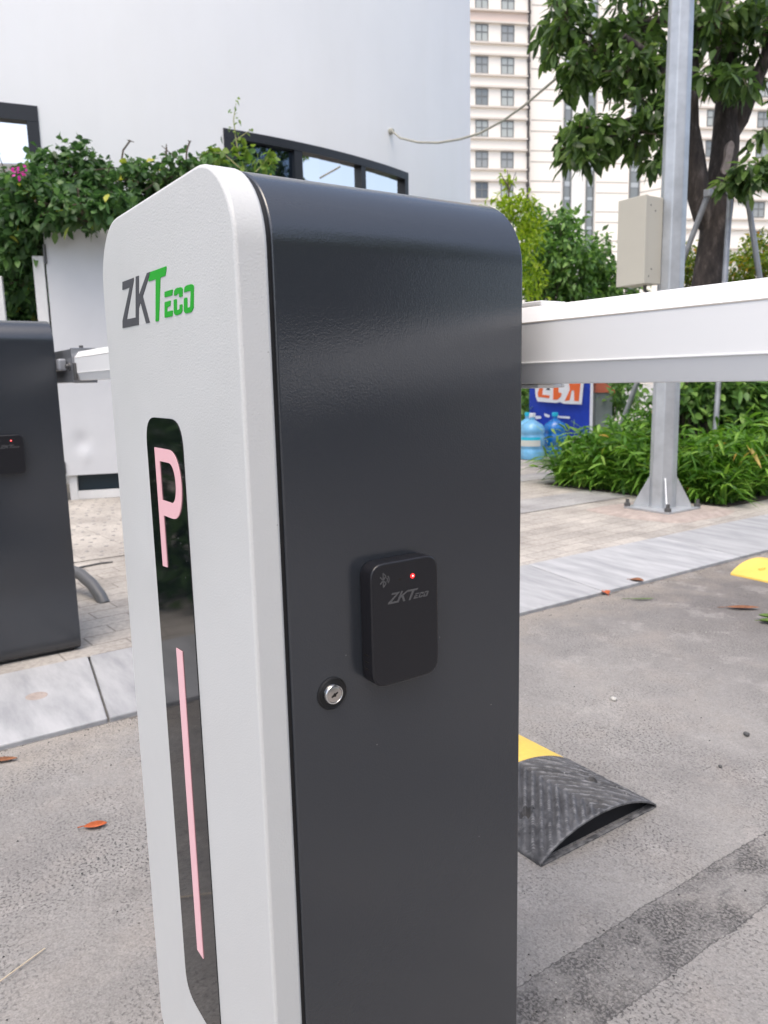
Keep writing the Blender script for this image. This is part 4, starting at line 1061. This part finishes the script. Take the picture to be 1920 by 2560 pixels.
mb = MB(); mb.box(uL - 0.115, uL - 0.035, 0.0, 0.06, 0.0, zv(118, 640)); mb.build('post', M_gframe, fn, bevel=0.003)
uP = u(-4, 760)
mb = MB(); mb.box(uP - 0.05, uP + 0.04, 0.0, 0.06, 0.0, zv(0, 690)); mb.build('post', M_gframe, fn, bevel=0.003)
zr = zv(60, 803)
mb = MB(); mb.box(uP + 0.041, uL - 0.116, 0.004, 0.056, zr - 0.10, zr); mb.build('rail', M_gframe, fn, bevel=0.003)
mb = MB(); mb.box(uP - 1.2, uP - 0.051, 0.004, 0.056, zr - 0.10, zr); mb.build('rail', M_gframe, fn, bevel=0.003)
mb = MB(); mb.box(uP + 0.041, uL - 0.116, 0.02, 0.04, 0.05, zr - 0.101); mb.box(uP - 1.2, uP - 0.051, 0.02, 0.04, 0.05, zr - 0.101); mb.build('lower_sheet', M_sheet, fn)

# ------------------------------------------------------------------ climber over the fence
HD = 6.55
hb = at(200, 600, HD); hb[2] = 0
clm = thing('climbing_shrub', 'dense green climber with a magenta flower spilling over the white gate and fence', 'climbing plant', tuple(hb))
HL = lambda x, y, d=0.0: local(at(x, y, HD + d), clm)
mb = MB(); mk = MB()
hedge = [(90, 520, 95, 110, 0, .35), (190, 430, 90, 75, 0.1, .35), (60, 620, 85, 130, -0.05, .3), (20, 540, 60, 90, .2, .3), (210, 520, 110, 70, 0, .35), (330, 480, 100, 65, 0.1, .35), (300, 530, 110, 40, -0.1, .25), (430, 450, 90, 55, 0.15, .35), (520, 440, 80, 55, 0.2, .35), (610, 440, 70, 45, 0.3, .3), (50, 720, 95, 90, 0.35, .3), (40, 850, 120, 120, 0.5, .3), (120, 480, 60, 60, -.2, .2),
         (-80, 560, 90, 180, .1, .4), (75, 500, 60, 90, -.62, .2), (50, 600, 60, 70, -.55, .18), (200, 525, 80, 36, -.78, .16), (125, 520, 50, 60, -.72, .18), (280, 520, 60, 32, -.75, .14), (40, 690, 60, 60, -.3, .15)]
for x, y, rx, ry, dd, rd in hedge:
    c = HL(x, y, dd); nn = int(rx * ry / 60 * 1.35); k = HD / FPX
    P, o = blob_points(nn, [(np.zeros(3), np.ones(3))], 0.3)
    P = c + RH * (P[:, 0:1] * rx * k) + np.array([0, 0, 1]) * (P[:, 2:3] * ry * k) + FH * (P[:, 1:2] * rd)
    out = RH * o[:, 0:1] + np.array([0, 0, 1]) * (o[:, 2:3] * 0.7 + 0.1) + FH * o[:, 1:2]
    sprays(mb, P, out, 5, 0.075, 0.048, 0.8, 0.25, 0, 2, 0.03)
    for i in range(0, nn, 7): mk.tube([c + rng.normal(size=3) * 0.06, (c + P[i]) / 2 + rng.normal(size=3) * 0.05, P[i]], [0.007, 0.005, 0.002], 5)
for t in np.arange(0.5, 9.5, 0.7):      # the plant runs on along the fence, out of the frame
    for zc in (0.6, 1.5, 2.3):
        c = GAo - gdir * (t + 0.9) + gnor * 0.1 * rng.normal() + np.array([0, 0, zc]) - np.array(clm.location)
        P, o = blob_points(26, [(c, np.array([0.35, 0.5, 0.55]))], 0.3)
        sprays(mb, P, o, 6, 0.12, 0.08, 0.8, 0.25, 0, 1, 0.08)
mb.build('foliage', M_lb, clm, fix=False, smooth=179)
# bare shoots above the mass
for pts in ([(304, 400), (308, 375), (325, 352), (335, 355)], [(325, 352), (318, 350)], [(308, 375), (306, 385)], [(465, 410), (467, 375), (474, 355), (470, 350)], [(474, 355), (478, 352)], [(415, 400), (416, 372), (416, 360)], [(500, 400), (512, 385), (530, 378)], [(0, 720), (40, 640), (75, 590), (60, 640)]):
    mk.tube([HL(*p) for p in pts], [0.008] * (len(pts) - 1) + [0.003], 5)
for k in range(40):
    x, y = rng.uniform(0, 560), rng.uniform(430, 600); mk.tube([HL(x, y, -.1), HL(x + rng.normal() * 60, y + rng.normal() * 40, -0.15)], [0.006, 0.003], 5)
mk.build('stems', M_twig, clm, fix=False)
mb = MB()
P = np.array([HL(50 + 9 * rng.normal(), 432 + 7 * rng.normal(), -0.95) for _ in range(18)]); add_leaves(mb, P, rng.normal(size=(18, 3)), 0.030, 0.024, 0.1)
P = np.array([HL(30 + 4 * rng.normal(), 426 + 3 * rng.normal(), -0.95) for _ in range(6)]); add_leaves(mb, P, rng.normal(size=(6, 3)), 0.024, 0.018, 0.1)
mb.build('flower', M_flower, clm, fix=False, smooth=179)
mb = MB(); mk = MB()
young = [(590, 258), (583, 280), (593, 300), (582, 318), (592, 335), (630, 325), (600, 350), (585, 372), (612, 385), (605, 400), (560, 380), (530, 378), (545, 395), (520, 385), (640, 400), (670, 400), (680, 410), (660, 415), (110, 560), (115, 575), (600, 375), (622, 372), (672, 390)]
for x, y in young:
    big = y > 340; n_ = 6 if big else 4
    P = np.array([HL(x + 5 * rng.normal(), y + 5 * rng.normal(), -0.15) for _ in range(n_)]); add_leaves(mb, P, rng.normal(size=(n_, 3)) + np.array([0, 0, -0.3]), 0.07 if big else 0.038, 0.05 if big else 0.022, 0.2, 0, 2)
for pts in ([(600, 400), (590, 350), (584, 300), (590, 258)], [(590, 350), (630, 322)], [(600, 420), (560, 385), (520, 380)], [(640, 430), (672, 392)]): mk.tube([HL(*p, -0.15) for p in pts], [0.005] * (len(pts) - 1) + [0.002], 5)
mb.build('young_leaves', M_lbl, clm, fix=False, smooth=179); mk.build('young_stems', M_twigl, clm, fix=False)

# ------------------------------------------------------------------ white building with the rounded corner
BD = 8.0
R0 = 0.827 * BD; ph0 = R(23.7)
us, ws = -0.304 * BD, 0.949 * BD


def wall_pt(s):      # plan curve by arc length s from the start of the round corner
    if s <= 0: return us + s * math.cos(ph0), ws + s * math.sin(ph0), ph0
    t = min(s / R0, R(165)); phi = ph0 + t
    return us + R0 * (math.sin(phi) - math.sin(ph0)), ws + R0 * (math.cos(ph0) - math.cos(phi)), phi


def s_at_x(px, s0=-6, s1=8.0):   # arc length where the wall is seen at photo column px (at eye level)
    best = min(np.linspace(s0, s1, 1401), key=lambda s: abs((lambda a: 960 + FPX * a[0] / a[1])(wall_pt(s)) - px)); return best


def wp(s, z, off=0.0):   # world point; off > 0 stands proud of the wall
    u_, w_, ph = wall_pt(s); n = np.array([math.sin(ph), -math.cos(ph)])
    p = CAM + RH * (u_ + n[0] * off) + FH * (w_ + n[1] * off); p[2] = z; return p


def s_img(px, py):       # arc length and height of the wall seen at a photo pixel
    best = None
    q = FW + RT * (px - 960) / FPX + UP * (1280 - py) / FPX
    qu, qw = q @ RH, q @ FH
    for s in np.linspace(-7, 8, 3001):
        u_, w_, ph = wall_pt(s); e = abs(qu / qw - u_ / w_)
        if best is None or e < best[0]: best = (e, s, w_ / qw)
    return best[1], (CAM + q * best[2])[2]


sA, zA = s_img(557, 319); sB, zB = s_img(737, 355); sM2, zC = s_img(902, 395); sE, zE = s_img(1019, 432)
ztop = (zA + zB + zC + zE) / 4
sL0, zL = s_img(93, 266); zL0 = s_img(10, 258)[1]
bld = thing('white_building', 'white rendered building with a rounded corner and black framed windows', 'building', tuple(wp(0, 0)))
bl = lambda p: local(p, bld)
wins = [(sL0 - 2.6, sL0, zL - 2.1, zL), (sA, sE, ztop - 1.25, ztop)]
ss = sorted(set([-14, -9] + list(np.linspace(-6, 0, 7)) + list(np.linspace(0.25, R0 * R(164), 64)) + [w_[0] for w_ in wins] + [w_[1] for w_ in wins]))
zs = sorted(set([0.0, 8.5] + [w_[2] for w_ in wins] + [w_[3] for w_ in wins]))
mb = MB(); g = {}
for s in ss:
    for z in zs: g[(s, z)] = len(mb.v); mb.v.append(tuple(bl(wp(s, z))))
for a_, b_ in zip(ss[:-1], ss[1:]):
    for c_, d_ in zip(zs[:-1], zs[1:]):
        if any(a_ >= w_[0] - 1e-6 and b_ <= w_[1] + 1e-6 and c_ >= w_[2] - 1e-6 and d_ <= w_[3] + 1e-6 for w_ in wins): continue
        mb.f.append((g[(a_, c_)], g[(b_, c_)], g[(b_, d_)], g[(a_, d_)])); mb.m.append(0)
mb.build('wall', M_wall, bld, fix=False, smooth=30)
mb = MB()
for a_, b_ in zip(ss[:-1], ss[1:]):
    v = [bl(wp(a_, 8.5, 0.06)), bl(wp(b_, 8.5, 0.06)), bl(wp(b_, 8.5, -3)), bl(wp(a_, 8.5, -3))]; v += [p + np.array([0, 0, 0.2]) for p in v]
    mb.add(v, [(0, 3, 2, 1), (4, 5, 6, 7), (0, 1, 5, 4)])
mb.build('roof_edge', M_wall, bld, fix=False)


def arcbar(mb, s0, s1, z0, z1, o0, o1, n=None):
    n = n or max(1, int((s1 - s0) / 0.15)); S = np.linspace(s0, s1, n + 1)
    b = len(mb.v)
    for s in S: mb.v += [tuple(bl(wp(s, z, o))) for z, o in ((z0, o0), (z1, o0), (z1, o1), (z0, o1))]
    for i in range(n):
        for j in range(4): mb.f.append((b + 4 * i + j, b + 4 * i + (j + 1) % 4, b + 4 * i + 4 + (j + 1) % 4, b + 4 * i + 4 + j)); mb.m.append(0)
    mb.f += [(b, b + 1, b + 2, b + 3), (b + 4 * n + 3, b + 4 * n + 2, b + 4 * n + 1, b + 4 * n)]; mb.m += [0, 0]


def pane(name, s0, s1, z0, z1, m, parent, off=-0.05):
    mb = MB(); n = max(1, int((s1 - s0) / 0.25)); S = np.linspace(s0, s1, n + 1); b = 0
    for s in S: mb.v += [tuple(bl(wp(s, z0, off))), tuple(bl(wp(s, z1, off)))]
    for i in range(n): mb.f.append((2 * i, 2 * i + 2, 2 * i + 3, 2 * i + 1)); mb.m.append(0)
    return mb.build(name, m, parent, fix=False)


def window(w_, mulls, panes, jl=0.09, jr=0.055, top=0.09):
    s0, s1, z0, z1 = w_
    mb = MB()
    arcbar(mb, s0, s1, z1 - top, z1, -0.11, 0.012); arcbar(mb, s0, s1, z0, z0 + 0.07, -0.11, 0.012)
    arcbar(mb, s0, s0 + jl, z0 + 0.0705, z1 - top - 0.0005, -0.11, 0.010, 1); arcbar(mb, s1 - jr, s1, z0 + 0.0705, z1 - top - 0.0005, -0.11, 0.010, 1)
    f = mb.build('window', M_frame, bld)
    for c, wd in mulls:
        mb = MB(); arcbar(mb, c - wd / 2, c + wd / 2, z0 + 0.0705, z1 - top - 0.0005, -0.10, 0.006, 1); mb.build('mullion', M_frame, f)
    ed = [s0 + jl] + [c for c, _ in mulls] + [s1 - jr]
    for (a_, b_, m) in zip(ed[:-1], ed[1:], panes): pane('pane', a_, b_, z0 + 0.07, z1 - top, m, f)
    return f


window(wins[0], [(sL0 - 1.3, 0.07)], [M_glass, M_glass], 0.08, 0.10, 0.13)
window(wins[1], [(s_img(745, 380)[0], 0.10), (s_img(908, 420)[0], 0.075)], [M_glass_d, M_glass, M_glass], 0.13, 0.07, 0.085)
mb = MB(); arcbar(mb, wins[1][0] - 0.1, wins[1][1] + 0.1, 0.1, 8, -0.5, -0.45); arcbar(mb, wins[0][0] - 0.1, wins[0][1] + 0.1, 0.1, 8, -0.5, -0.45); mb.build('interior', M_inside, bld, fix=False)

# cable sagging from the building to the tree
sC, zC = s_img(975, 329); p0 = wp(sC, zC, 0.03); p1 = at(1452, 150, 6.1)
cp = [(975, 329), (1000, 345), (1045, 356), (1095, 357), (1150, 348), (1200, 333), (1260, 300), (1310, 264), (1360, 222), (1410, 180), (1445, 152)]
d0 = (p0 - CAM) @ FW; mb = MB()
mb.tube([p0] + [at(x, y, d0 + (6.1 - d0) * i / 10) for i, (x, y) in list(enumerate(cp))[1:]], 0.0115, 8)
tag(mb.build('slack_cable', M_cable, smooth=60), 'slack beige cable sagging from the white wall to the tree crown', 'cable')
mb = MB(); mb.lathe([(0.035, 0), (0.035, 0.02), (0.02, 0.05)], wp(sC, zC, 0.0), unit(wp(sC, zC, 1) - wp(sC, zC, 0)), 12)
tag(mb.build('wall_hook', M_cable, smooth=40), 'small round wall fixing where the beige cable meets the white wall', 'hook')

# ------------------------------------------------------------------ cream apartment tower
AD = 75.0
ae = unit(RH * math.cos(R(9)) + FH * math.sin(R(9))); an = unit(np.cross(ae, np.array([0, 0, 1.])))
if an @ FH > 0: an = -an           # towards the viewer
AO = at(1170, 600, AD); AO[2] = 0
tow = thing('apartment_tower', 'cream apartment tower with banded floors rising behind the tree', 'apartment building', tuple(AO))


def ap(px, py, off=0.0):
    p = onplane(px, py, AO + an * off, an); q = p - AO
    return q @ ae, q[2]


def au(px, off=0.0): return ap(px, 330, off)[0]


def az(px, py, off=0.0): return ap(px, py, off)[1]


def abox(mb, u0, u1, z0, z1, o0, o1, m=0):
    b = ae * u0 + an * o0 + np.array([0, 0, z0]); mb.obox(b, ae * (u1 - u0), an * (o1 - o0), np.array([0, 0, z1 - z0]), m)


ZT = az(1200, -420)
z7 = lambda y: az(1160 + 330 / 3.95, y / 3.95)       # heights read off the left block
uL0, uL1 = au(1040), au(1317)
# left block wall
mb = MB(); abox(mb, uL0, uL1, 0, ZT, -10, 0); mb.build('wall', M_cream, tow)
pitch = z7(425) - z7(742)
led = MB(); 
for k in range(-2, 12):
    zb_ = z7(1380) + pitch * k; zt_ = z7(1184) + pitch * k
    for z in (zb_, zt_):
        if 0.5 < z < ZT: abox(led, uL0, uL1 + 0.01, z, z + 0.16, 0.0, 0.28)
led.build('floor_ledges', M_ledge, tow)
mb = MB(); abox(mb, uL0, uL1 - 0.02, z7(212), z7(108), 0.002, 0.02); mb.build('spandrel', M_peach, tow)


def twin(u0, u1, z0, z1, off, kind, bars=True):
    f = MB(); t_ = 0.09
    for a_ in ((u0, u1, z1 - t_, z1), (u0, u1, z0, z0 + t_), (u0, u0 + t_, z0 + t_, z1 - t_), (u1 - t_, u1, z0 + t_, z1 - t_)): abox(f, *a_, off - 0.1, off + 0.06)
    um = (u0 + u1) / 2; zm = z0 + (z1 - z0) * 0.55
    if bars:
        abox(f, um - 0.05, um + 0.05, z0 + t_, z1 - t_, off - 0.1, off + 0.05); abox(f, u0 + t_, um - 0.05, zm - 0.05, zm + 0.05, off - 0.1, off + 0.05); abox(f, um + 0.05, u1 - t_, zm - 0.05, zm + 0.05, off - 0.1, off + 0.05)
    fo = f.build('window', M_fframe, tow, fix=False)
    p = MB(); abox(p, u0 + 0.02, u1 - 0.02, z0 + 0.02, z1 - 0.02, off + 0.004, off + 0.02)
    p.build('pane', [M_fglass2, M_fglass, M_fglass3, M_fglass4][(kind * 2 + random.choice((0, 0, 1, 2))) % 4], fo, fix=False)


c0, c1 = (au(1160 + 112 / 3.95), au(1160 + 238 / 3.95)), (au(1160 + 362 / 3.95), au(1160 + 490 / 3.95))
kinds = {0: (1, 0), 1: (1, 0), 2: (1, 0), 3: (1, 0), 4: (0, 0), 5: (1, 1), 6: (1, 0)}
for k in range(-2, 9):
    z1_ = z7(1188) + pitch * k - 0.03; z0_ = z7(1358) + pitch * k
    if z0_ < 0.5: continue
    kk = ((-k) % 7)
    twin(*c0, z0_, z1_, 0.0, (k * 7 + 3) % 2 if k not in (0, 3) else 0); twin(*c1, z0_, z1_, 0.0, 1 if k in (-1,) else 0)
mb = MB(); uD = au(1319.5); mb.tube([ae * uD + an * 0.12 + np.array([0, 0, z]) for z in (0, ZT)], 0.11, 8)
for z in np.arange(1, ZT, pitch / 2): mb.tube([ae * uD + an * 0.12 + np.array([0, 0, z]), ae * uD + an * 0.12 + np.array([0, 0, z + 0.3])], 0.17, 8)
mb.build('drainpipe', M_drain, tow)
# middle section, set back a little: grooved panels and tall glazed slots
OF = -0.6
um0, um1 = au(1321), au(1608)
mb = MB(); abox(mb, um0 - 0.2, um1, 0, ZT, -10, OF); mb.build('wall', M_creamw, tow)
x2 = lambda x: au(1100 + x / 2.023)
for (xa, xb) in ((465, 625), (805, 972)):
    pn = MB()
    abox(pn, x2(xa), x2(xb), 0, ZT, OF, OF + 0.12)
    for k in range(-8, 12):
        for y in (1185, 1295):
            z = az(1400, y / 3.95) + pitch * k
            if 0 < z < ZT: abox(pn, x2(xa) + 0.05, x2(xb) - 0.05, z, z + 0.14, OF + 0.121, OF + 0.125, 1)
    pn.build('grooved_panel', [M_cream, M_groove], tow)
for xa, xb in ((637, 678), (755, 796), (978, 1030)):
    fr = MB(); abox(fr, x2(xa), x2(xa) + 0.12, 0, ZT, OF, OF + 0.16); abox(fr, x2(xb) - 0.12, x2(xb), 0, ZT, OF, OF + 0.16)
    fr_o = fr.build('glazed_slot', M_fframe, tow, fix=False)
    gl_ = MB(); sp = MB()
    for k in range(-8, 12):
        z = az(1400, 1185 / 3.95) + pitch * k
        if z < 0 or z + pitch > ZT: continue
        abox(gl_, x2(xa) + 0.12, x2(xb) - 0.12, z + 0.1, z + pitch * 0.42, OF, OF + 0.05); abox(sp, x2(xa) + 0.12, x2(xb) - 0.12, z + pitch * 0.42, z + pitch * 0.52, OF, OF + 0.08)
        abox(gl_, x2(xa) + 0.12, x2(xb) - 0.12, z + pitch * 0.52, z + pitch * 0.88, OF, OF + 0.05); abox(sp, x2(xa) + 0.12, x2(xb) - 0.12, z + pitch * 0.88, z + pitch + 0.1, OF, OF + 0.08)
    gl_.build('pane', M_fglass, fr_o, fix=False); sp.build('spandrel', M_spand, fr_o, fix=False)
# angled bay
ub0, ub1 = um1 + 0.005, au(1660); o0, o1 = OF, 2.2
mb = MB()
P0 = ae * ub0 + an * o0; P1 = ae * ub1 + an * o1; nb_ = unit(np.cross(P1 - P0, np.array([0, 0, 1.])))
if nb_ @ FH > 0: nb_ = -nb_
mb.obox(P0 - nb_ * 2, P1 - P0, nb_ * 2, np.array([0, 0, ZT])); mb.build('bay_wall', M_cream, tow)
gr = MB()
for k in range(-8, 12):
    for y in (1185, 1295):
        z = az(1500, y / 3.95) + pitch * k
        if 0 < z < ZT: gr.obox(P0 + np.array([0, 0, z]), P1 - P0, nb_ * 0.006, np.array([0, 0, 0.14]))
gr.build('bay_joints', M_groove, tow)
# right block
ur0, ur1 = ub1 + 0.005, au(2250)
mb = MB(); abox(mb, ur0, ur1, 0, ZT, -10, 2.2); mb.build('wall', M_cream, tow)
led = MB()
for k in range(-8, 12):
    for y in (1184, 1380):
        z = az(1750, y / 3.95 - 8) + pitch * k
        if 0 < z < ZT: abox(led, ur0, ur1, z, z + 0.16, 2.2, 2.45)
led.build('floor_ledges', M_ledge, tow)
for xa in (1735, 1858, 1912, 1975, 2050):
    for k in range(-5, 7):
        z1_ = az(1750, 1190 / 3.95 - 8) + pitch * k - 0.03; z0_ = z1_ - (z7(1188) - z7(1358)) + 0.05
        if z0_ > 0.4: twin(au(xa), au(xa + 30), z0_, z1_, 2.2, (k + xa) % 2)

# ------------------------------------------------------------------ litter on the road


def dead_leaf(x, y, L, W, ang, m, label, curl=0.25, z=0.002, name='fallen_leaf', cat='leaf'):
    mb = MB(); n = 9; 
    for i in range(n + 1):
        t = i / n; wd = W * math.sin(math.pi * min(1, t * 0.94 + 0.03)) ** 0.8
        h = 0.004 + curl * L * 0.3 * (t - 0.4) ** 2
        mb.v += [(t * L - L / 2, -wd / 2, h + curl * wd * 0.45), (t * L - L / 2, 0, h), (t * L - L / 2, wd / 2, h + curl * wd * 0.45)]
    for i in range(n):
        b = 3 * i; mb.f += [(b, b + 3, b + 4, b + 1), (b + 1, b + 4, b + 5, b + 2)]; mb.m += [0, 0]
    mb.tube([(-L / 2 - L * 0.28, 0.002, 0.003), (-L / 2, 0, h * 0 + 0.006)], 0.0012, 5)
    o = mb.build(name, m, fix=False, smooth=179); o.location = (x, y, z); o.rotation_euler = (0, 0, ang)
    s_ = o.modifiers.new('solid', 'SOLIDIFY'); s_.thickness = 0.0006
    return tag(o, label, cat, 'fallen leaves on the road')


dead_leaf(-0.95, 0.04, 0.046, 0.024, R(70), M_dead1, 'bright orange fallen leaf on the road left of the large gate')
dead_leaf(-1.395, -0.075, 0.075, 0.022, R(62), M_dead2, 'curled tan leaf on the road at the very left edge')
dead_leaf(-0.985, 2.53, 0.12, 0.035, R(45), M_dead2, 'brown leaf lying in the open road below the yellow hump', 0.35)
dead_leaf(-1.462, 2.29, 0.05, 0.034, R(150), M_dead1, 'small reddish leaf upright against the kerb foot', 0.6)
dead_leaf(-1.496, 2.54, 0.06, 0.045, R(20), M_dead2, 'broad brown leaf resting on the kerb edge', 0.4, 0.008)
dead_leaf(-1.31, 2.33, 0.10, 0.014, R(50), M_dead3, 'narrow faded green leaf on the road just off the kerb', 0.3)
for dx, dy, an_ in ((0, 0, 20), (0.03, 0.02, 110), (-0.02, 0.03, 200)):
    dead_leaf(-0.83 + dx, 2.43 + dy, 0.055, 0.034, R(an_), M_dead3, 'one of the crumpled green leaves at the right edge of the road', 0.7, 0.002 + 0.004 * (an_ / 100))
mb = MB(); mb.tube([(-0.56, -0.26, 0.004), (-0.59, -0.19, 0.007), (-0.625, -0.125, 0.004)], 0.0011, 5)
tag(mb.build('dry_straw', M_straw, smooth=60), 'single pale straw lying on the road in the lower left corner', 'straw')


def pebble(x, y, s, m, label, cat='pebble'):
    bm = bmesh.new(); bmesh.ops.create_icosphere(bm, subdivisions=2, radius=1)
    for v_ in bm.verts: v_.co *= 1 + 0.22 * random.uniform(-1, 1)
    me = bpy.data.meshes.new('pebble'); bm.to_mesh(me); bm.free(); me.materials.append(m); me.shade_smooth()
    o = bpy.data.objects.new('pebble', me); col.objects.link(o); o.location = (x, y, s * 0.35); o.scale = (s, s * 0.7, s * 0.5); o.rotation_euler = (0, 0, random.uniform(0, 6))
    return tag(o, label, cat, 'pebbles on the road')


pebble(-0.37, 1.52, 0.0105, M_peb, 'largest dark pebble on the road near the right edge')
pebble(-0.315, 1.317, 0.0065, M_peb, 'small dark pebble between the black hump end and the right edge')
pebble(-0.72, 1.43, 0.012, M_pebl, 'pale flat pebble on the road beyond the yellow hump module')
# loose grit
mb = MB()
for k in range(1500):
    if k < 650: x, y = -1.46 + abs(rng.normal()) * 0.05, rng.uniform(-0.6, 4.2)
    elif k < 1050: x, y = rng.normal() * 0.05 - 0.05, rng.uniform(0.35, 2.2)
    else: x, y = rng.uniform(-1.4, 0.3), rng.uniform(-0.4, 2.6)
    s = 0.0010 + 0.0024 * rng.random() ** 3
    t = rng.random() * 6.28
    mb.add([(x + s * math.cos(t + a), y + s * math.sin(t + a), 0.0005) for a in (0, 2.1, 4.2)] + [(x + s * 0.2, y, s * 1.1)], [(0, 1, 3), (1, 2, 3), (2, 0, 3)], int(rng.random() < 0.12))
tag(mb.build('loose_grit', [M_peb, M_pebl], fix=False), 'loose grit scattered on the road and along the kerb foot', 'grit', kind='stuff')

# ------------------------------------------------------------------ trees across the lane (mirrored in the glass and in the glossy paint)
def roadside_tree(x, y, h, seed):
    t = thing('roadside_tree', 'roadside tree across the lane, seen only mirrored in the glass and the glossy paint', 'tree', (x, y, 0), 0, 'trees mirrored across the lane')
    mb = MB(); lean = rng.normal(size=2) * 0.2
    tip = np.array([lean[0], lean[1], h * 0.6])
    mb.tube([(0, 0, -0.1), (lean[0] * .3, lean[1] * .3, h * 0.3), tip], [0.17, 0.14, 0.09], 10)
    cl = MB()
    for k in range(9):
        a = rng.random() * 6.28; e = tip + np.array([math.cos(a) * h * 0.24, math.sin(a) * h * 0.24, h * rng.uniform(-0.08, 0.34)])
        mb.tube([(lean[0] * .5, lean[1] * .5, h * 0.42), (tip + e) / 2, e], [0.07, 0.05, 0.02], 6)
        P, o = blob_points(46, [(e, np.array([1.0, 1.0, 0.75]) * h * 0.15)], 0.2)
        sprays(cl, P, o, 7, 0.22, 0.10, 0.8, 0.2, 0, 1, 0.16)
    mb.build('trunk', M_bark, t, smooth=60); cl.build('crown', M_lt, t, fix=False)
    return t


for x, y, h in ((11.5, -4.5, 8.0), (10.5, -0.5, 7.5), (11.0, 3.6, 7.5), (10.4, 7.2, 8.2), (11.8, 11.0, 9.2)):
    roadside_tree(x, y, h, 0)


ob = thing('street_building', 'plain grey building across the lane, seen only mirrored in the glossy paint', 'building', (17.0, 0, 0))
mb = MB(); mb.box(0, 9, -16, 14, -0.03, 8.6); mb.build('wall', mat('grey_render', (0.24, 0.235, 0.23), 0.9, var=(0.4, 0.85, 1.1)), ob)
mb = MB(); mb.box(-0.25, 9.2, -16.2, 14.2, 8.601, 8.9); mb.build('parapet', M_ledge, ob)
for z in (1.0, 3.6, 6.2):
    for y in range(-15, 13, 3):
        mb = MB(); mb.box(-0.05, -0.002, y, y + 1.7, z, z + 1.5); mb.build('window', M_fglass, ob)

hg = thing('reflection_hedge', 'dark hedge added out of view beside the kerb to darken the reflection in the black light strip', 'hedge', (-2.75, -2.0, 0.012))  # unseen hedge, added so the black strip reflects something dark
mb = MB(); mk = MB()
n_ = 1500; P = np.stack([rng.uniform(-0.5, 0.5, n_), rng.uniform(-1.6, 1.5, n_), rng.uniform(0.02, 1.35, n_)], -1)
sprays(mb, P, unit(rng.normal(size=(n_, 3))), 5, 0.10, 0.055, 0.8, 0.2, 0, 1, 0.05)
for k in range(24): x, y = rng.uniform(-0.3, 0.3), rng.uniform(-1.4, 1.4); mk.tube([(x, y, -0.02), (x + 0.05, y, 0.5), (x + 0.1 * rng.normal(), y + 0.1 * rng.normal(), 1.1)], [0.012, 0.009, 0.004], 5)
mb.build('foliage', M_lb, hg, fix=False); mk.build('stems', M_twig, hg, fix=False)
